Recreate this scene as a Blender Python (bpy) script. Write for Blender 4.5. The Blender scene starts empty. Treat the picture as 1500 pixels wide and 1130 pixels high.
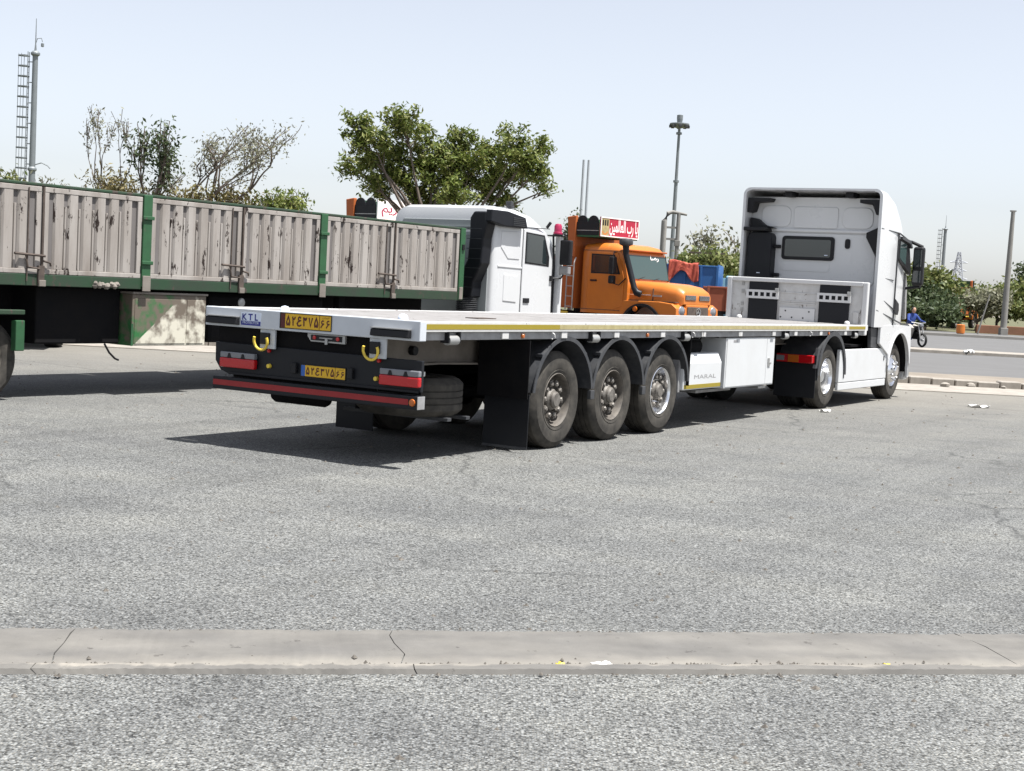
import bpy, bmesh, math, random
from mathutils import Vector, Matrix
import numpy as np
R = math.radians
sc = bpy.context.scene
col = sc.collection
random.seed(7)

# ------------------------------------------------------------------ camera
CAMH, PITCH, ROLL, FPX = 1.7148, -0.0712, 0.0537, 2095.93
cam = bpy.data.cameras.new('camera'); cam.sensor_fit = 'HORIZONTAL'; cam.sensor_width = 36.0
cam.lens = 36.0 * FPX / 1500.0; cam.clip_start = 0.1; cam.clip_end = 6000
co = bpy.data.objects.new('camera', cam); col.objects.link(co)
_c, _s = math.cos(PITCH), math.sin(PITCH)
_f = Vector((0, _c, _s)); _u = Vector((0, -_s, _c)); _r = Vector((1, 0, 0))
_r2 = math.cos(ROLL) * _r + math.sin(ROLL) * _u; _u2 = -math.sin(ROLL) * _r + math.cos(ROLL) * _u
co.matrix_world = Matrix(((_r2.x, _u2.x, -_f.x, 0), (_r2.y, _u2.y, -_f.y, 0), (_r2.z, _u2.z, -_f.z, CAMH), (0, 0, 0, 1)))
sc.camera = co

# ------------------------------------------------------------------ world, sun, exposure
SUN_EL, SUN_AZ = 70.0, -27.0           # azimuth counted from +X towards +Y
w = bpy.data.worlds.new('World'); sc.world = w; w.use_nodes = True
nt = w.node_tree; nt.nodes.clear()
sky = nt.nodes.new('ShaderNodeTexSky'); sky.sky_type = 'NISHITA'; sky.sun_disc = False
sky.sun_elevation = R(SUN_EL); sky.sun_rotation = R(90 - SUN_AZ)
sky.altitude = 0; sky.air_density = 1.0; sky.dust_density = 1.0; sky.ozone_density = 1.5
bg = nt.nodes.new('ShaderNodeBackground'); bg.inputs['Strength'].default_value = 0.086
wo = nt.nodes.new('ShaderNodeOutputWorld')
hs = nt.nodes.new('ShaderNodeHueSaturation'); hs.inputs['Saturation'].default_value = 0.33   # dusty, washed-out summer sky
tn = nt.nodes.new('ShaderNodeMixRGB'); tn.blend_type = 'MULTIPLY'; tn.inputs[0].default_value = 1; tn.inputs[2].default_value = (.99, 1.0, 1.045, 1)
nt.links.new(sky.outputs[0], hs.inputs['Color']); nt.links.new(hs.outputs[0], tn.inputs[1]); nt.links.new(tn.outputs[0], bg.inputs[0]); nt.links.new(bg.outputs[0], wo.inputs[0])
sl = bpy.data.lights.new('sun', 'SUN'); sl.energy = 5.0; sl.angle = R(0.5); sl.color = (1.0, 0.98, 0.945)
so = bpy.data.objects.new('sun', sl); col.objects.link(so)
sd = Vector((math.cos(R(SUN_EL)) * math.cos(R(SUN_AZ)), math.cos(R(SUN_EL)) * math.sin(R(SUN_AZ)), math.sin(R(SUN_EL))))
so.rotation_euler = sd.to_track_quat('Z', 'Y').to_euler(); so.location = sd * 50
vs = sc.view_settings; vs.view_transform = 'Standard'; vs.look = 'None'; vs.gamma = 1; vs.use_curve_mapping = False
vs.exposure = 1.02
sc.cycles.max_bounces = 6

# ------------------------------------------------------------------ materials
MATS = {}
def nodes(m): return m.node_tree.nodes, m.node_tree.links
def mat(name, c, rough=0.5, metal=0.0, var=0.0, scale=6.0, c2=None, spec=None, bump=0.0, coat=0.0, trans=0.0, chips=None, streak=False):
    """Principled base; var mixes in a second colour by noise; chips = (colour, amount, scale) paint loss."""
    m = bpy.data.materials.new(name); m.use_nodes = True; N, L = nodes(m); b = N['Principled BSDF']
    b.inputs['Base Color'].default_value = (*c, 1); b.inputs['Roughness'].default_value = rough; b.inputs['Metallic'].default_value = metal
    if spec is not None: b.inputs['Specular IOR Level'].default_value = spec
    if coat: b.inputs['Coat Weight'].default_value = coat; b.inputs['Coat Roughness'].default_value = 0.08
    if trans: b.inputs['Transmission Weight'].default_value = trans
    out = None
    if var or chips or bump:
        tc = N.new('ShaderNodeTexCoord'); mp = N.new('ShaderNodeMapping'); L.new(tc.outputs['Object'], mp.inputs[0])
        if streak: mp.inputs['Scale'].default_value = (1, 1, 0.16)
        nz = N.new('ShaderNodeTexNoise'); nz.inputs['Scale'].default_value = scale; nz.inputs['Detail'].default_value = 7; nz.inputs['Roughness'].default_value = 0.62
        L.new(mp.outputs[0], nz.inputs['Vector'])
    if var:
        rp = N.new('ShaderNodeValToRGB'); rp.color_ramp.elements[0].position = 0.35; rp.color_ramp.elements[1].position = 0.7
        d = c2 or tuple(x * 0.55 for x in c)
        rp.color_ramp.elements[0].color = (*c, 1); rp.color_ramp.elements[1].color = tuple(c[i] * (1 - var) + d[i] * var for i in range(3)) + (1,)
        L.new(nz.outputs[0], rp.inputs[0]); out = rp.outputs[0]
        rr = N.new('ShaderNodeMapRange'); rr.inputs[3].default_value = max(rough - .1, .03); rr.inputs[4].default_value = min(rough + .2, 1)
        L.new(nz.outputs[0], rr.inputs[0]); L.new(rr.outputs[0], b.inputs['Roughness'])
    if chips:
        n2 = N.new('ShaderNodeTexNoise'); n2.inputs['Scale'].default_value = chips[2]; n2.inputs['Detail'].default_value = 9; n2.inputs['Roughness'].default_value = 0.7
        mp2 = N.new('ShaderNodeMapping'); mp2.inputs['Scale'].default_value = (1, 1, 0.4); L.new(tc.outputs['Object'], mp2.inputs[0]); L.new(mp2.outputs[0], n2.inputs['Vector'])
        r2 = N.new('ShaderNodeValToRGB'); r2.color_ramp.elements[0].position = chips[1]; r2.color_ramp.elements[1].position = chips[1] + .025
        L.new(n2.outputs[0], r2.inputs[0])
        mx = N.new('ShaderNodeMixRGB'); mx.inputs[1].default_value = (*c, 1); mx.inputs[2].default_value = (*chips[0], 1)
        if out: L.new(out, mx.inputs[1])
        L.new(r2.outputs[0], mx.inputs[0]); out = mx.outputs[0]
    if out: L.new(out, b.inputs['Base Color'])
    if bump:
        bp = N.new('ShaderNodeBump'); bp.inputs['Strength'].default_value = bump; bp.inputs['Distance'].default_value = 0.01
        L.new(nz.outputs[0], bp.inputs['Height']); L.new(bp.outputs[0], b.inputs['Normal'])
    MATS[name] = m
    return m

M = dict(
    white=mat('white_paint', (.60, .60, .60), .35, var=.25, scale=3, c2=(.55, .53, .49), coat=.3),
    cabwhite=mat('white_cab_paint', (.60, .605, .61), .25, var=.15, scale=1.5, c2=(.5, .495, .47), coat=.5),
    deckwhite=mat('weathered_white_planks', (.245, .235, .23), .75, var=.75, scale=5, c2=(.14, .132, .125), chips=((.06, .05, .045), .62, 9), bump=.3),
    railwhite=mat('rail_white', (.56, .555, .545), .45, var=.4, scale=8, c2=(.36, .345, .32), chips=((.12, .10, .085), .61, 14)),
    rear=mat('rear_board_white', (.52, .545, .575), .4, var=.25, scale=5, c2=(.36, .38, .41)),
    greyrail=mat('grey_rail', (.30, .30, .30), .6, var=.7, scale=6, c2=(.14, .13, .13)),
    beam=mat('dusty_beam', (.23, .205, .18), .8, var=.6, scale=4, c2=(.12, .105, .09), spec=.2),
    black=mat('black_plastic', (.008, .008, .010), .5, var=.5, scale=5, c2=(.022, .022, .022), spec=.3),
    chassis=mat('dark_chassis', (.006, .006, .007), .8, var=.5, scale=6, c2=(.016, .014, .013), spec=.12),
    panelblack=mat('satin_black_panel', (.007, .008, .011), .45, var=.4, scale=4, c2=(.016, .016, .018), spec=.28),
    fender=mat('grey_black_fender', (.032, .034, .039), .5, var=.6, scale=7, c2=(.085, .085, .085), spec=.35),
    rubber=mat('dusty_tyre', (.030, .028, .025), .85, var=.85, scale=7, c2=(.085, .077, .066), bump=.3, spec=.25),
    rubberdark=mat('dark_tyre', (.012, .012, .012), .8, var=.5, scale=9, c2=(.05, .048, .045)),
    rimdust=mat('dusty_steel_rim', (.075, .066, .058), .65, .2, var=.8, scale=14, c2=(.17, .15, .125)),
    hub=mat('grey_hub_metal', (.19, .175, .155), .5, .25, var=.8, scale=16, c2=(.07, .06, .052)),
    chrome=mat('polished_aluminium', (.80, .80, .81), .18, 1.0, var=.3, scale=8, c2=(.5, .5, .5)),
    steel=mat('galvanised_steel', (.42, .42, .41), .45, .6, var=.5, scale=12, c2=(.24, .23, .22)),
    red=mat('red_lens', (.42, .004, .008), .2, coat=.5),
    darkred=mat('red_reflective_tape', (.26, .008, .010), .45, var=.3, scale=6),
    clear=mat('clear_lens', (.17, .175, .19), .15, coat=.5),
    orange_lens=mat('orange_lens', (.42, .10, .008), .25, coat=.5),
    yellow=mat('yellow_paint', (.72, .52, .05), .5, var=.4, scale=20, c2=(.5, .40, .12)),
    plate=mat('yellow_plate', (.68, .40, .012), .4, var=.15, scale=10),
    tape=mat('olive_yellow_tape', (.27, .205, .010), .5, var=.3, scale=20, c2=(.22, .17, .02)),
    tapepale=mat('faded_yellow_tape', (.38, .33, .165), .6, var=.8, scale=10, c2=(.25, .205, .085)),
    ink=mat('dark_red_ink', (.075, .006, .006), .5),
    navy=mat('navy_ink', (.012, .018, .20), .4),
    skyblue=mat('plate_blue', (.02, .10, .38), .4),
    stickerwhite=mat('sticker_white', (.62, .68, .78), .35),
    glass=mat('dark_glass', (.02, .028, .03), .04, spec=.8, coat=.4),
    greenglass=mat('pale_green_glass', (.045, .075, .072), .06, spec=.5),
    boxwhite=mat('toolbox_white', (.55, .56, .565), .4, var=.35, scale=2, c2=(.45, .445, .43)),
    green=mat('green_paint', (.022, .092, .034), .55, var=.6, scale=4, c2=(.014, .05, .022), chips=((.07, .052, .042), .62, 7)),
    greendark=mat('dirty_green_paint', (.014, .046, .019), .65, var=.85, scale=3, c2=(.026, .030, .022), chips=((.05, .038, .03), .575, 5)),
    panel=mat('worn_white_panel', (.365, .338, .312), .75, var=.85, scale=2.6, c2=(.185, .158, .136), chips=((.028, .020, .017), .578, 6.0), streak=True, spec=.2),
    panelrec=mat('shaded_grimy_white_recess', (.165, .152, .146), .8, var=.6, scale=3, c2=(.10, .09, .084), chips=((.03, .022, .02), .63, 7), streak=True, spec=.2),  # darker base paints in the recess shade; streaks and chips are wear
    rust=mat('rusty_iron', (.10, .075, .06), .8, var=.7, scale=9, c2=(.035, .028, .025)),
    orange=mat('orange_truck_paint', (.56, .165, .018), .4, var=.35, scale=2, c2=(.40, .105, .012), coat=.25),
    orangedull=mat('dull_orange_paint', (.40, .10, .016), .55, var=.5, scale=3, c2=(.36, .085, .02)),
    crimson=mat('crimson_sign', (.36, .012, .04), .5, var=.2, scale=3),
    signwhite=mat('sign_white', (.80, .79, .78), .5),
    magenta=mat('magenta_ink', (.33, .008, .06), .5),
    shadegrey=mat('cab_rear_shade_grey', (.30, .32, .32), .45, var=.4, scale=2.5, c2=(.29, .31, .30)),  # white cab's rear turned grey, its shade put into the colour
    blue=mat('blue_truck_paint', (.022, .11, .30), .5, var=.5, scale=3, c2=(.02, .10, .30), chips=((.12, .07, .05), .68, 6)),
    paleblue=mat('pale_blue_paint', (.20, .37, .47), .6, var=.6, scale=4, c2=(.11, .24, .33), chips=((.14, .09, .07), .66, 6)),
    rustred=mat('rust_brown_paint', (.24, .058, .022), .6, var=.5, scale=3, c2=(.16, .035, .015)),
    tarp=mat('red_orange_cloth', (.45, .09, .05), .85, var=.8, scale=5, c2=(.24, .03, .03), bump=.5),
    bark=mat('grey_brown_bark', (.13, .105, .085), .9, var=.6, scale=9, c2=(.07, .055, .045), bump=.5),
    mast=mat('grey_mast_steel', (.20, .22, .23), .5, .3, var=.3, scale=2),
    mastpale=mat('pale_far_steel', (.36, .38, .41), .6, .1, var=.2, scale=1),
    polecon=mat('concrete_pole_grey', (.23, .22, .20), .8, var=.4, scale=2),
    kerb=mat('pale_kerb_concrete', (.31, .282, .245), .9, var=.7, scale=3, c2=(.16, .143, .122), bump=.5),
    cloth_blue=mat('blue_shirt_cloth', (.02, .05, .22), .8, var=.3, scale=8),
    cloth_pale=mat('pale_trouser_cloth', (.36, .34, .31), .85, var=.3, scale=8),
    skin=mat('skin', (.42, .24, .16), .6),
    hair=mat('dark_hair', (.02, .016, .014), .7),
    paper=mat('white_litter_paper', (.78, .77, .74), .8, var=.3, scale=20),
    yellowlit=mat('yellow_wrapper', (.62, .47, .05), .5),
    brick=mat('reddish_low_wall', (.22, .10, .06), .85, var=.6, scale=1.2, c2=(.12, .07, .04)),
    soil=mat('dusty_soil', (.21, .18, .145), .95, var=.7, scale=.6, c2=(.13, .11, .088), bump=.6),
    chain=mat('pebble_grey', (.15, .135, .115), .9, var=.9, scale=60, c2=(.035, .03, .026)),
)
def leafmat(name, a, b, c):
    m = bpy.data.materials.new(name); m.use_nodes = True; N, L = nodes(m); p = N['Principled BSDF']
    g = N.new('ShaderNodeNewGeometry'); rp = N.new('ShaderNodeValToRGB')
    e = rp.color_ramp.elements; e[0].color = (*a, 1); e[1].color = (*c, 1); x = e.new(.5); x.color = (*b, 1)
    L.new(g.outputs['Random Per Island'], rp.inputs[0]); L.new(rp.outputs[0], p.inputs['Base Color'])
    p.inputs['Roughness'].default_value = .55; p.inputs['Specular IOR Level'].default_value = .35
    tr = N.new('ShaderNodeBsdfTranslucent'); L.new(rp.outputs[0], tr.inputs[0]); mx = N.new('ShaderNodeMixShader'); mx.inputs[0].default_value = .3
    o = N['Material Output']; L.new(p.outputs[0], mx.inputs[1]); L.new(tr.outputs[0], mx.inputs[2]); L.new(mx.outputs[0], o.inputs[0])
    return m
M['leaf'] = leafmat('fresh_leaves', (.065, .095, .018), (.14, .18, .034), (.26, .265, .09))
M['leafdry'] = leafmat('dry_leaves', (.10, .095, .032), (.18, .155, .055), (.26, .21, .10))
M['leafpale'] = leafmat('pale_dusty_leaves', (.13, .135, .085), (.20, .20, .13), (.28, .27, .20))
M['leaffar'] = leafmat('far_leaves', (.075, .105, .028), (.135, .16, .045), (.21, .21, .08))
M['leafdark'] = leafmat('dark_leaves', (.035, .055, .022), (.06, .085, .035), (.11, .135, .065))
M['leafyellow'] = leafmat('yellow_leaves', (.14, .13, .02), (.28, .22, .02), (.40, .28, .03))

def asphalt(name, near, dusty):
    m = bpy.data.materials.new(name); m.use_nodes = True; N, L = nodes(m); b = N['Principled BSDF']
    def math_(op, a, bb=None, clamp=False):
        n = N.new('ShaderNodeMath'); n.operation = op; n.use_clamp = clamp
        for i, v in enumerate((a, bb)):
            if v is None: continue
            if isinstance(v, (int, float)): n.inputs[i].default_value = v
            else: L.new(v, n.inputs[i])
        return n.outputs[0]
    def noise(s, d=5, r=.6, vec=None, sc_=(1, 1, 1)):
        mp = N.new('ShaderNodeMapping'); mp.inputs['Scale'].default_value = sc_; L.new(vec or tc.outputs['Object'], mp.inputs[0])
        n = N.new('ShaderNodeTexNoise'); n.inputs['Scale'].default_value = s; n.inputs['Detail'].default_value = d; n.inputs['Roughness'].default_value = r
        L.new(mp.outputs[0], n.inputs['Vector']); return n
    def ramp(fac, *st):
        r = N.new('ShaderNodeValToRGB'); e = r.color_ramp.elements
        e[0].position, e[0].color = st[0][0], (*st[0][1], 1); e[1].position, e[1].color = st[-1][0], (*st[-1][1], 1)
        for p, c in st[1:-1]: x = e.new(p); x.color = (*c, 1)
        L.new(fac, r.inputs[0]); return r.outputs[0]
    def mix(f, a, bb, mode='MIX'):
        n = N.new('ShaderNodeMixRGB'); n.blend_type = mode
        for i, v in enumerate((f, a, bb)):
            if isinstance(v, (int, float)): n.inputs[i].default_value = v
            elif isinstance(v, tuple): n.inputs[i].default_value = (*v, 1)
            else: L.new(v, n.inputs[i])
        return n.outputs[0]
    tc = N.new('ShaderNodeTexCoord')
    vo = N.new('ShaderNodeTexVoronoi'); vo.inputs['Scale'].default_value = 98; L.new(tc.outputs['Object'], vo.inputs['Vector'])
    sep = N.new('ShaderNodeSeparateColor'); L.new(vo.outputs['Color'], sep.inputs[0])
    g = near
    stone = ramp(sep.outputs[0], (0, tuple(x * .18 for x in g)), (.18, tuple(x * .62 for x in g)), (.55, tuple(x * .98 for x in g)), (.86, tuple(x * 1.35 for x in g)), (1, tuple(x * 1.85 for x in g)))
    edge = math_('MULTIPLY', vo.outputs['Distance'], 62 * .012)
    bit = ramp(vo.outputs['Distance'], (.45, (1, 1, 1)), (.85, (.38, .38, .38)))
    stone = mix(1, stone, bit, 'MULTIPLY')
    tint = ramp(noise(95, 2).outputs[0], (.32, (.95, .98, 1.03)), (.5, (1, 1, 1)), (.74, (1.10, 1.0, .88)))
    stone = mix(1, stone, tint, 'MULTIPLY')
    big = ramp(noise(.55, 6, .62).outputs[0], (.3, (.84, .84, .845)), (.7, (1.14, 1.13, 1.11)))
    stone = mix(1, stone, big, 'MULTIPLY')
    # tyre tracks and worn lanes: long streaks along two driving directions
    for ang, sc2, lo_ in ((1.02, (.05, 1.1, 1), .82), (.22, (.04, .8, 1), .88), (-.5, (.08, 1.9, 1), .9)):
        mr_ = N.new('ShaderNodeMapping'); mr_.inputs['Rotation'].default_value = (0, 0, -ang); L.new(tc.outputs['Object'], mr_.inputs[0])
        tk = noise(1.0, 4, .55, vec=mr_.outputs[0], sc_=sc2)
        stone = mix(1, stone, ramp(tk.outputs[0], (.34, (lo_, lo_, lo_ + .005)), (.5, (1, 1, 1)), (.66, (1.06, 1.055, 1.04))), 'MULTIPLY')
    sepc = N.new('ShaderNodeSeparateXYZ'); L.new(tc.outputs['Object'], sepc.inputs[0])
    # worn dusty pavement toward the kerb, where trucks park
    n3 = noise(.35, 7, .65, sc_=(.6, 1.3, 1))
    y = math_('ADD', sepc.outputs[1], math_('MULTIPLY', math_('SUBTRACT', n3.outputs[0], .5), 11.0))
    far = N.new('ShaderNodeMapRange'); far.inputs[1].default_value = 12.5; far.inputs[2].default_value = 23.0; far.clamp = True; L.new(y, far.inputs[0])
    dn = ramp(noise(2.2, 9, .7, sc_=(.5, 1.6, 1)).outputs[0], (.28, tuple(x * .55 for x in dusty)), (.5, dusty), (.75, tuple(min(x * 1.35, 1) for x in dusty)))
    dn = mix(.5, dn, mix(1, stone, (1.12, 1.07, 1.0), 'MULTIPLY'))
    c = mix(math_('MULTIPLY', far.outputs[0], .8), stone, dn)
    sand = N.new('ShaderNodeMapRange'); sand.inputs[1].default_value = 21.5; sand.inputs[2].default_value = 28.0; sand.clamp = True; L.new(math_('ADD', sepc.outputs[1], math_('MULTIPLY', math_('SUBTRACT', n3.outputs[0], .5), 7.0)), sand.inputs[0])
    c = mix(math_('MULTIPLY', sand.outputs[0], .55), c, (.205, .188, .158))
    # oil stains and tyre scuffs
    st = ramp(noise(.9, 4, .55, sc_=(.5, 1.2, 1)).outputs[0], (.60, (0, 0, 0)), (.76, (1, 1, 1)))
    c = mix(math_('MULTIPLY', st, .34), c, tuple(x * .42 for x in g))
    # cracks
    dist = noise(1.6, 5, .6)
    vm = N.new('ShaderNodeVectorMath'); vm.operation = 'SCALE'; vm.inputs['Scale'].default_value = .55; L.new(dist.outputs['Color'], vm.inputs[0])
    va = N.new('ShaderNodeVectorMath'); va.operation = 'ADD'; L.new(tc.outputs['Object'], va.inputs[0]); L.new(vm.outputs[0], va.inputs[1])
    vc = N.new('ShaderNodeTexVoronoi'); vc.feature = 'DISTANCE_TO_EDGE'; vc.inputs['Scale'].default_value = .20; L.new(va.outputs[0], vc.inputs['Vector'])
    cr = ramp(vc.outputs['Distance'], (.0012, (1, 1, 1)), (.0048, (0, 0, 0)))
    cm = ramp(noise(.28, 3).outputs[0], (.45, (0, 0, 0)), (.54, (1, 1, 1)))
    crk = math_('MULTIPLY', math_('MULTIPLY', cr, cm), .75)
    c = mix(crk, c, tuple(x * .25 for x in g))
    L.new(c, b.inputs['Base Color']); b.inputs['Roughness'].default_value = .85; b.inputs['Specular IOR Level'].default_value = .3
    h = math_('SUBTRACT', math_('MULTIPLY', vo.outputs['Distance'], -1.0), math_('MULTIPLY', crk, 2.0))
    bp = N.new('ShaderNodeBump'); bp.inputs['Strength'].default_value = .55; bp.inputs['Distance'].default_value = .006
    L.new(h, bp.inputs['Height']); L.new(bp.outputs[0], b.inputs['Normal'])
    return m
M['asphalt'] = asphalt('worn_aggregate_asphalt', (.156, .160, .157), (.128, .126, .119))
M['road'] = mat('smooth_grey_road', (.110, .108, .106), .85, var=.4, scale=.5, c2=(.085, .083, .081))
M['slab'] = mat('gutter_concrete', (.150, .143, .131), .85, var=.9, scale=3.2, c2=(.108, .103, .095), chips=((.075, .070, .064), .625, 9), bump=.5)
def drain_dust(m):
    N, L = nodes(m); b = N['Principled BSDF']; src = b.inputs['Base Color'].links[0].from_socket
    tc = N.new('ShaderNodeTexCoord'); sp = N.new('ShaderNodeSeparateXYZ'); L.new(tc.outputs['Object'], sp.inputs[0])
    nz = N.new('ShaderNodeTexNoise'); nz.inputs['Scale'].default_value = 5; nz.inputs['Detail'].default_value = 8; L.new(tc.outputs['Object'], nz.inputs['Vector'])
    a = N.new('ShaderNodeMath'); a.operation = 'MULTIPLY_ADD'; a.inputs[1].default_value = .22; L.new(nz.outputs[0], a.inputs[0]); L.new(sp.outputs[1], a.inputs[2])
    rp = N.new('ShaderNodeValToRGB'); e = rp.color_ramp.elements; e[0].position = .17; e[0].color = (0, 0, 0, 1); e[1].position = .40; e[1].color = (0, 0, 0, 1)
    x = e.new(.20); x.color = (1, 1, 1, 1); x = e.new(.27); x.color = (.6, .6, .6, 1); L.new(a.outputs[0], rp.inputs[0])
    mx = N.new('ShaderNodeMixRGB'); mx.inputs[2].default_value = (.235, .218, .19, 1); L.new(rp.outputs[0], mx.inputs[0]); L.new(src, mx.inputs[1])
    n2 = N.new('ShaderNodeTexNoise'); n2.inputs['Scale'].default_value = 1.3; n2.inputs['Detail'].default_value = 6; mp = N.new('ShaderNodeMapping'); mp.inputs['Scale'].default_value = (1, 3, 1); L.new(tc.outputs['Object'], mp.inputs[0]); L.new(mp.outputs[0], n2.inputs['Vector'])
    r2 = N.new('ShaderNodeValToRGB'); r2.color_ramp.elements[0].position = .35; r2.color_ramp.elements[0].color = (.80, .80, .81, 1); r2.color_ramp.elements[1].position = .65; r2.color_ramp.elements[1].color = (1.1, 1.09, 1.07, 1); L.new(n2.outputs[0], r2.inputs[0])
    m2 = N.new('ShaderNodeMixRGB'); m2.blend_type = 'MULTIPLY'; m2.inputs[0].default_value = 1; L.new(mx.outputs[0], m2.inputs[1]); L.new(r2.outputs[0], m2.inputs[2]); L.new(m2.outputs[0], b.inputs['Base Color'])
drain_dust(M['slab'])

def toolbox_mat():                      # green and cream diagonal paint under dirt
    m = bpy.data.materials.new('green_cream_diagonal_paint'); m.use_nodes = True; N, L = nodes(m); b = N['Principled BSDF']
    tc = N.new('ShaderNodeTexCoord'); s = N.new('ShaderNodeSeparateXYZ'); L.new(tc.outputs['Object'], s.inputs[0])
    mm = N.new('ShaderNodeMath'); mm.operation = 'MULTIPLY_ADD'; mm.inputs[1].default_value = -.80; L.new(s.outputs[0], mm.inputs[0]); L.new(s.outputs[2], mm.inputs[2])
    gt = N.new('ShaderNodeMath'); gt.operation = 'GREATER_THAN'; gt.inputs[1].default_value = -1.06; L.new(mm.outputs[0], gt.inputs[0])
    mx = N.new('ShaderNodeMixRGB'); mx.inputs[1].default_value = (.55, .52, .43, 1); mx.inputs[2].default_value = (.022, .125, .034, 1); L.new(gt.outputs[0], mx.inputs[0])
    nz = N.new('ShaderNodeTexNoise'); nz.inputs['Scale'].default_value = 8; nz.inputs['Detail'].default_value = 8; L.new(tc.outputs['Object'], nz.inputs['Vector'])
    hh = N.new('ShaderNodeMath'); hh.operation = 'MULTIPLY_ADD'; hh.inputs[1].default_value = .42; L.new(s.outputs[2], hh.inputs[0]); L.new(nz.outputs[0], hh.inputs[2])
    rp = N.new('ShaderNodeValToRGB'); rp.color_ramp.elements[0].position = .76; rp.color_ramp.elements[1].position = 1.02; L.new(hh.outputs[0], rp.inputs[0])
    m2 = N.new('ShaderNodeMixRGB'); m2.inputs[2].default_value = (.13, .105, .08, 1); L.new(rp.outputs[0], m2.inputs[0]); L.new(mx.outputs[0], m2.inputs[1])
    L.new(m2.outputs[0], b.inputs['Base Color']); b.inputs['Roughness'].default_value = .65
    return m
M['diag'] = toolbox_mat()

# ------------------------------------------------------------------ helpers
class MB:
    def __init__(s): s.v = []; s.f = []
    def quadstrip(s, rings, closed=True, cap=False):
        n = len(rings[0]); b0 = len(s.v)
        for r in rings: s.v += [tuple(p) for p in r]
        for i in range(len(rings) - 1):
            for j in range(n if closed else n - 1):
                a = b0 + i * n + j; b = b0 + i * n + (j + 1) % n
                s.f.append((a, b, b + n, a + n))
        if cap: s.f.append(tuple(b0 + j for j in range(n))[::-1]); s.f.append(tuple(b0 + (len(rings) - 1) * n + j for j in range(n)))
        return s
    def box(s, x0, x1, y0, y1, z0, z1):
        b = len(s.v); s.v += [(x, y, z) for x in (x0, x1) for y in (y0, y1) for z in (z0, z1)]
        s.f += [tuple(b + i for i in q) for q in ((0, 1, 3, 2), (4, 6, 7, 5), (0, 4, 5, 1), (2, 3, 7, 6), (0, 2, 6, 4), (1, 5, 7, 3))]; return s
    def prism(s, poly, axis, a0, a1):
        def P(p, a): return {'x': (a, p[0], p[1]), 'y': (p[0], a, p[1]), 'z': (p[0], p[1], a)}[axis]
        return s.quadstrip([[P(p, a0) for p in poly], [P(p, a1) for p in poly]], True, True)
    def tube(s, path, r, n=8, cap=True):
        rings = []; path = [Vector(p) for p in path]
        rad = r if isinstance(r, (list, tuple)) else [r] * len(path)
        for i, p in enumerate(path):
            d = (path[min(i + 1, len(path) - 1)] - path[max(i - 1, 0)]).normalized()
            a = d.cross(Vector((0, 0, 1)) if abs(d.z) < .9 else Vector((1, 0, 0))).normalized(); b = d.cross(a)
            rings.append([p + (a * math.cos(2 * math.pi * k / n) + b * math.sin(2 * math.pi * k / n)) * rad[i] for k in range(n)])
        return s.quadstrip(rings, True, cap)
    def lathe(s, prof, c, axis='y', sign=1, n=32, cap=False):
        """prof: (radius, distance along the axis from c)"""
        rings = []
        for r, h in prof:
            ring = []
            for k in range(n):
                t = 2 * math.pi * k / n; a, b = r * math.cos(t), r * math.sin(t); h_ = h * sign
                ring.append({'y': (c[0] + a, c[1] + h_, c[2] + b), 'z': (c[0] + a, c[1] + b, c[2] + h_), 'x': (c[0] + h_, c[1] + a, c[2] + b)}[axis])
            rings.append(ring)
        return s.quadstrip(rings, True, cap)
    def mesh(s, name, m, smooth=None, fix=True):
        me = bpy.data.meshes.new(name); me.from_pydata(s.v, [], s.f)
        if fix:
            bm = bmesh.new(); bm.from_mesh(me); bmesh.ops.recalc_face_normals(bm, faces=bm.faces)
            if smooth:
                for f in bm.faces: f.smooth = True
                for e in bm.edges:
                    if len(e.link_faces) == 2 and e.calc_face_angle(0) > R(smooth): e.smooth = False
            bm.to_mesh(me); bm.free()
        if m: me.materials.append(M[m] if isinstance(m, str) else m)
        return me
    def build(s, name, m, parent=None, bevel=0, smooth=None, seg=2, fix=True):
        o = bpy.data.objects.new(name, s.mesh(name, m, smooth, fix)); col.objects.link(o); o.parent = parent
        if bevel:
            md = o.modifiers.new('bevel', 'BEVEL'); md.width = bevel; md.segments = seg; md.limit_method = 'ANGLE'; md.angle_limit = R(40)
        return o
def link(name, me, parent=None, loc=(0, 0, 0), rot=(0, 0, 0)):
    o = bpy.data.objects.new(name, me); col.objects.link(o); o.parent = parent; o.location = loc; o.rotation_euler = rot; return o
def box(name, p, m, x, y, z, bevel=.006): return MB().box(*x, *y, *z).build(name, m, p, bevel)
def root(name, label, cat, loc, rz=0, group=None):
    o = bpy.data.objects.new(name, None); col.objects.link(o); o.location = loc; o.rotation_euler = (0, 0, rz); o.empty_display_size = .2
    return tag(o, label, cat, group)
def tag(o, label, cat, group=None):
    o['label'] = label; o['category'] = cat
    if group: o['group'] = group
    return o
def struct(o, kind='structure'): o['kind'] = kind; return o
def copy_tree(o, parent=None):
    c = o.copy(); col.objects.link(c); c.parent = parent
    for ch in list(o.children): copy_tree(ch, c)
    return c
FACE = {'-x': ((0, -1, 0), (0, 0, 1), (-1, 0, 0)), '-y': ((1, 0, 0), (0, 0, 1), (0, -1, 0)), '+x': ((0, 1, 0), (0, 0, 1), (1, 0, 0))}
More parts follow.
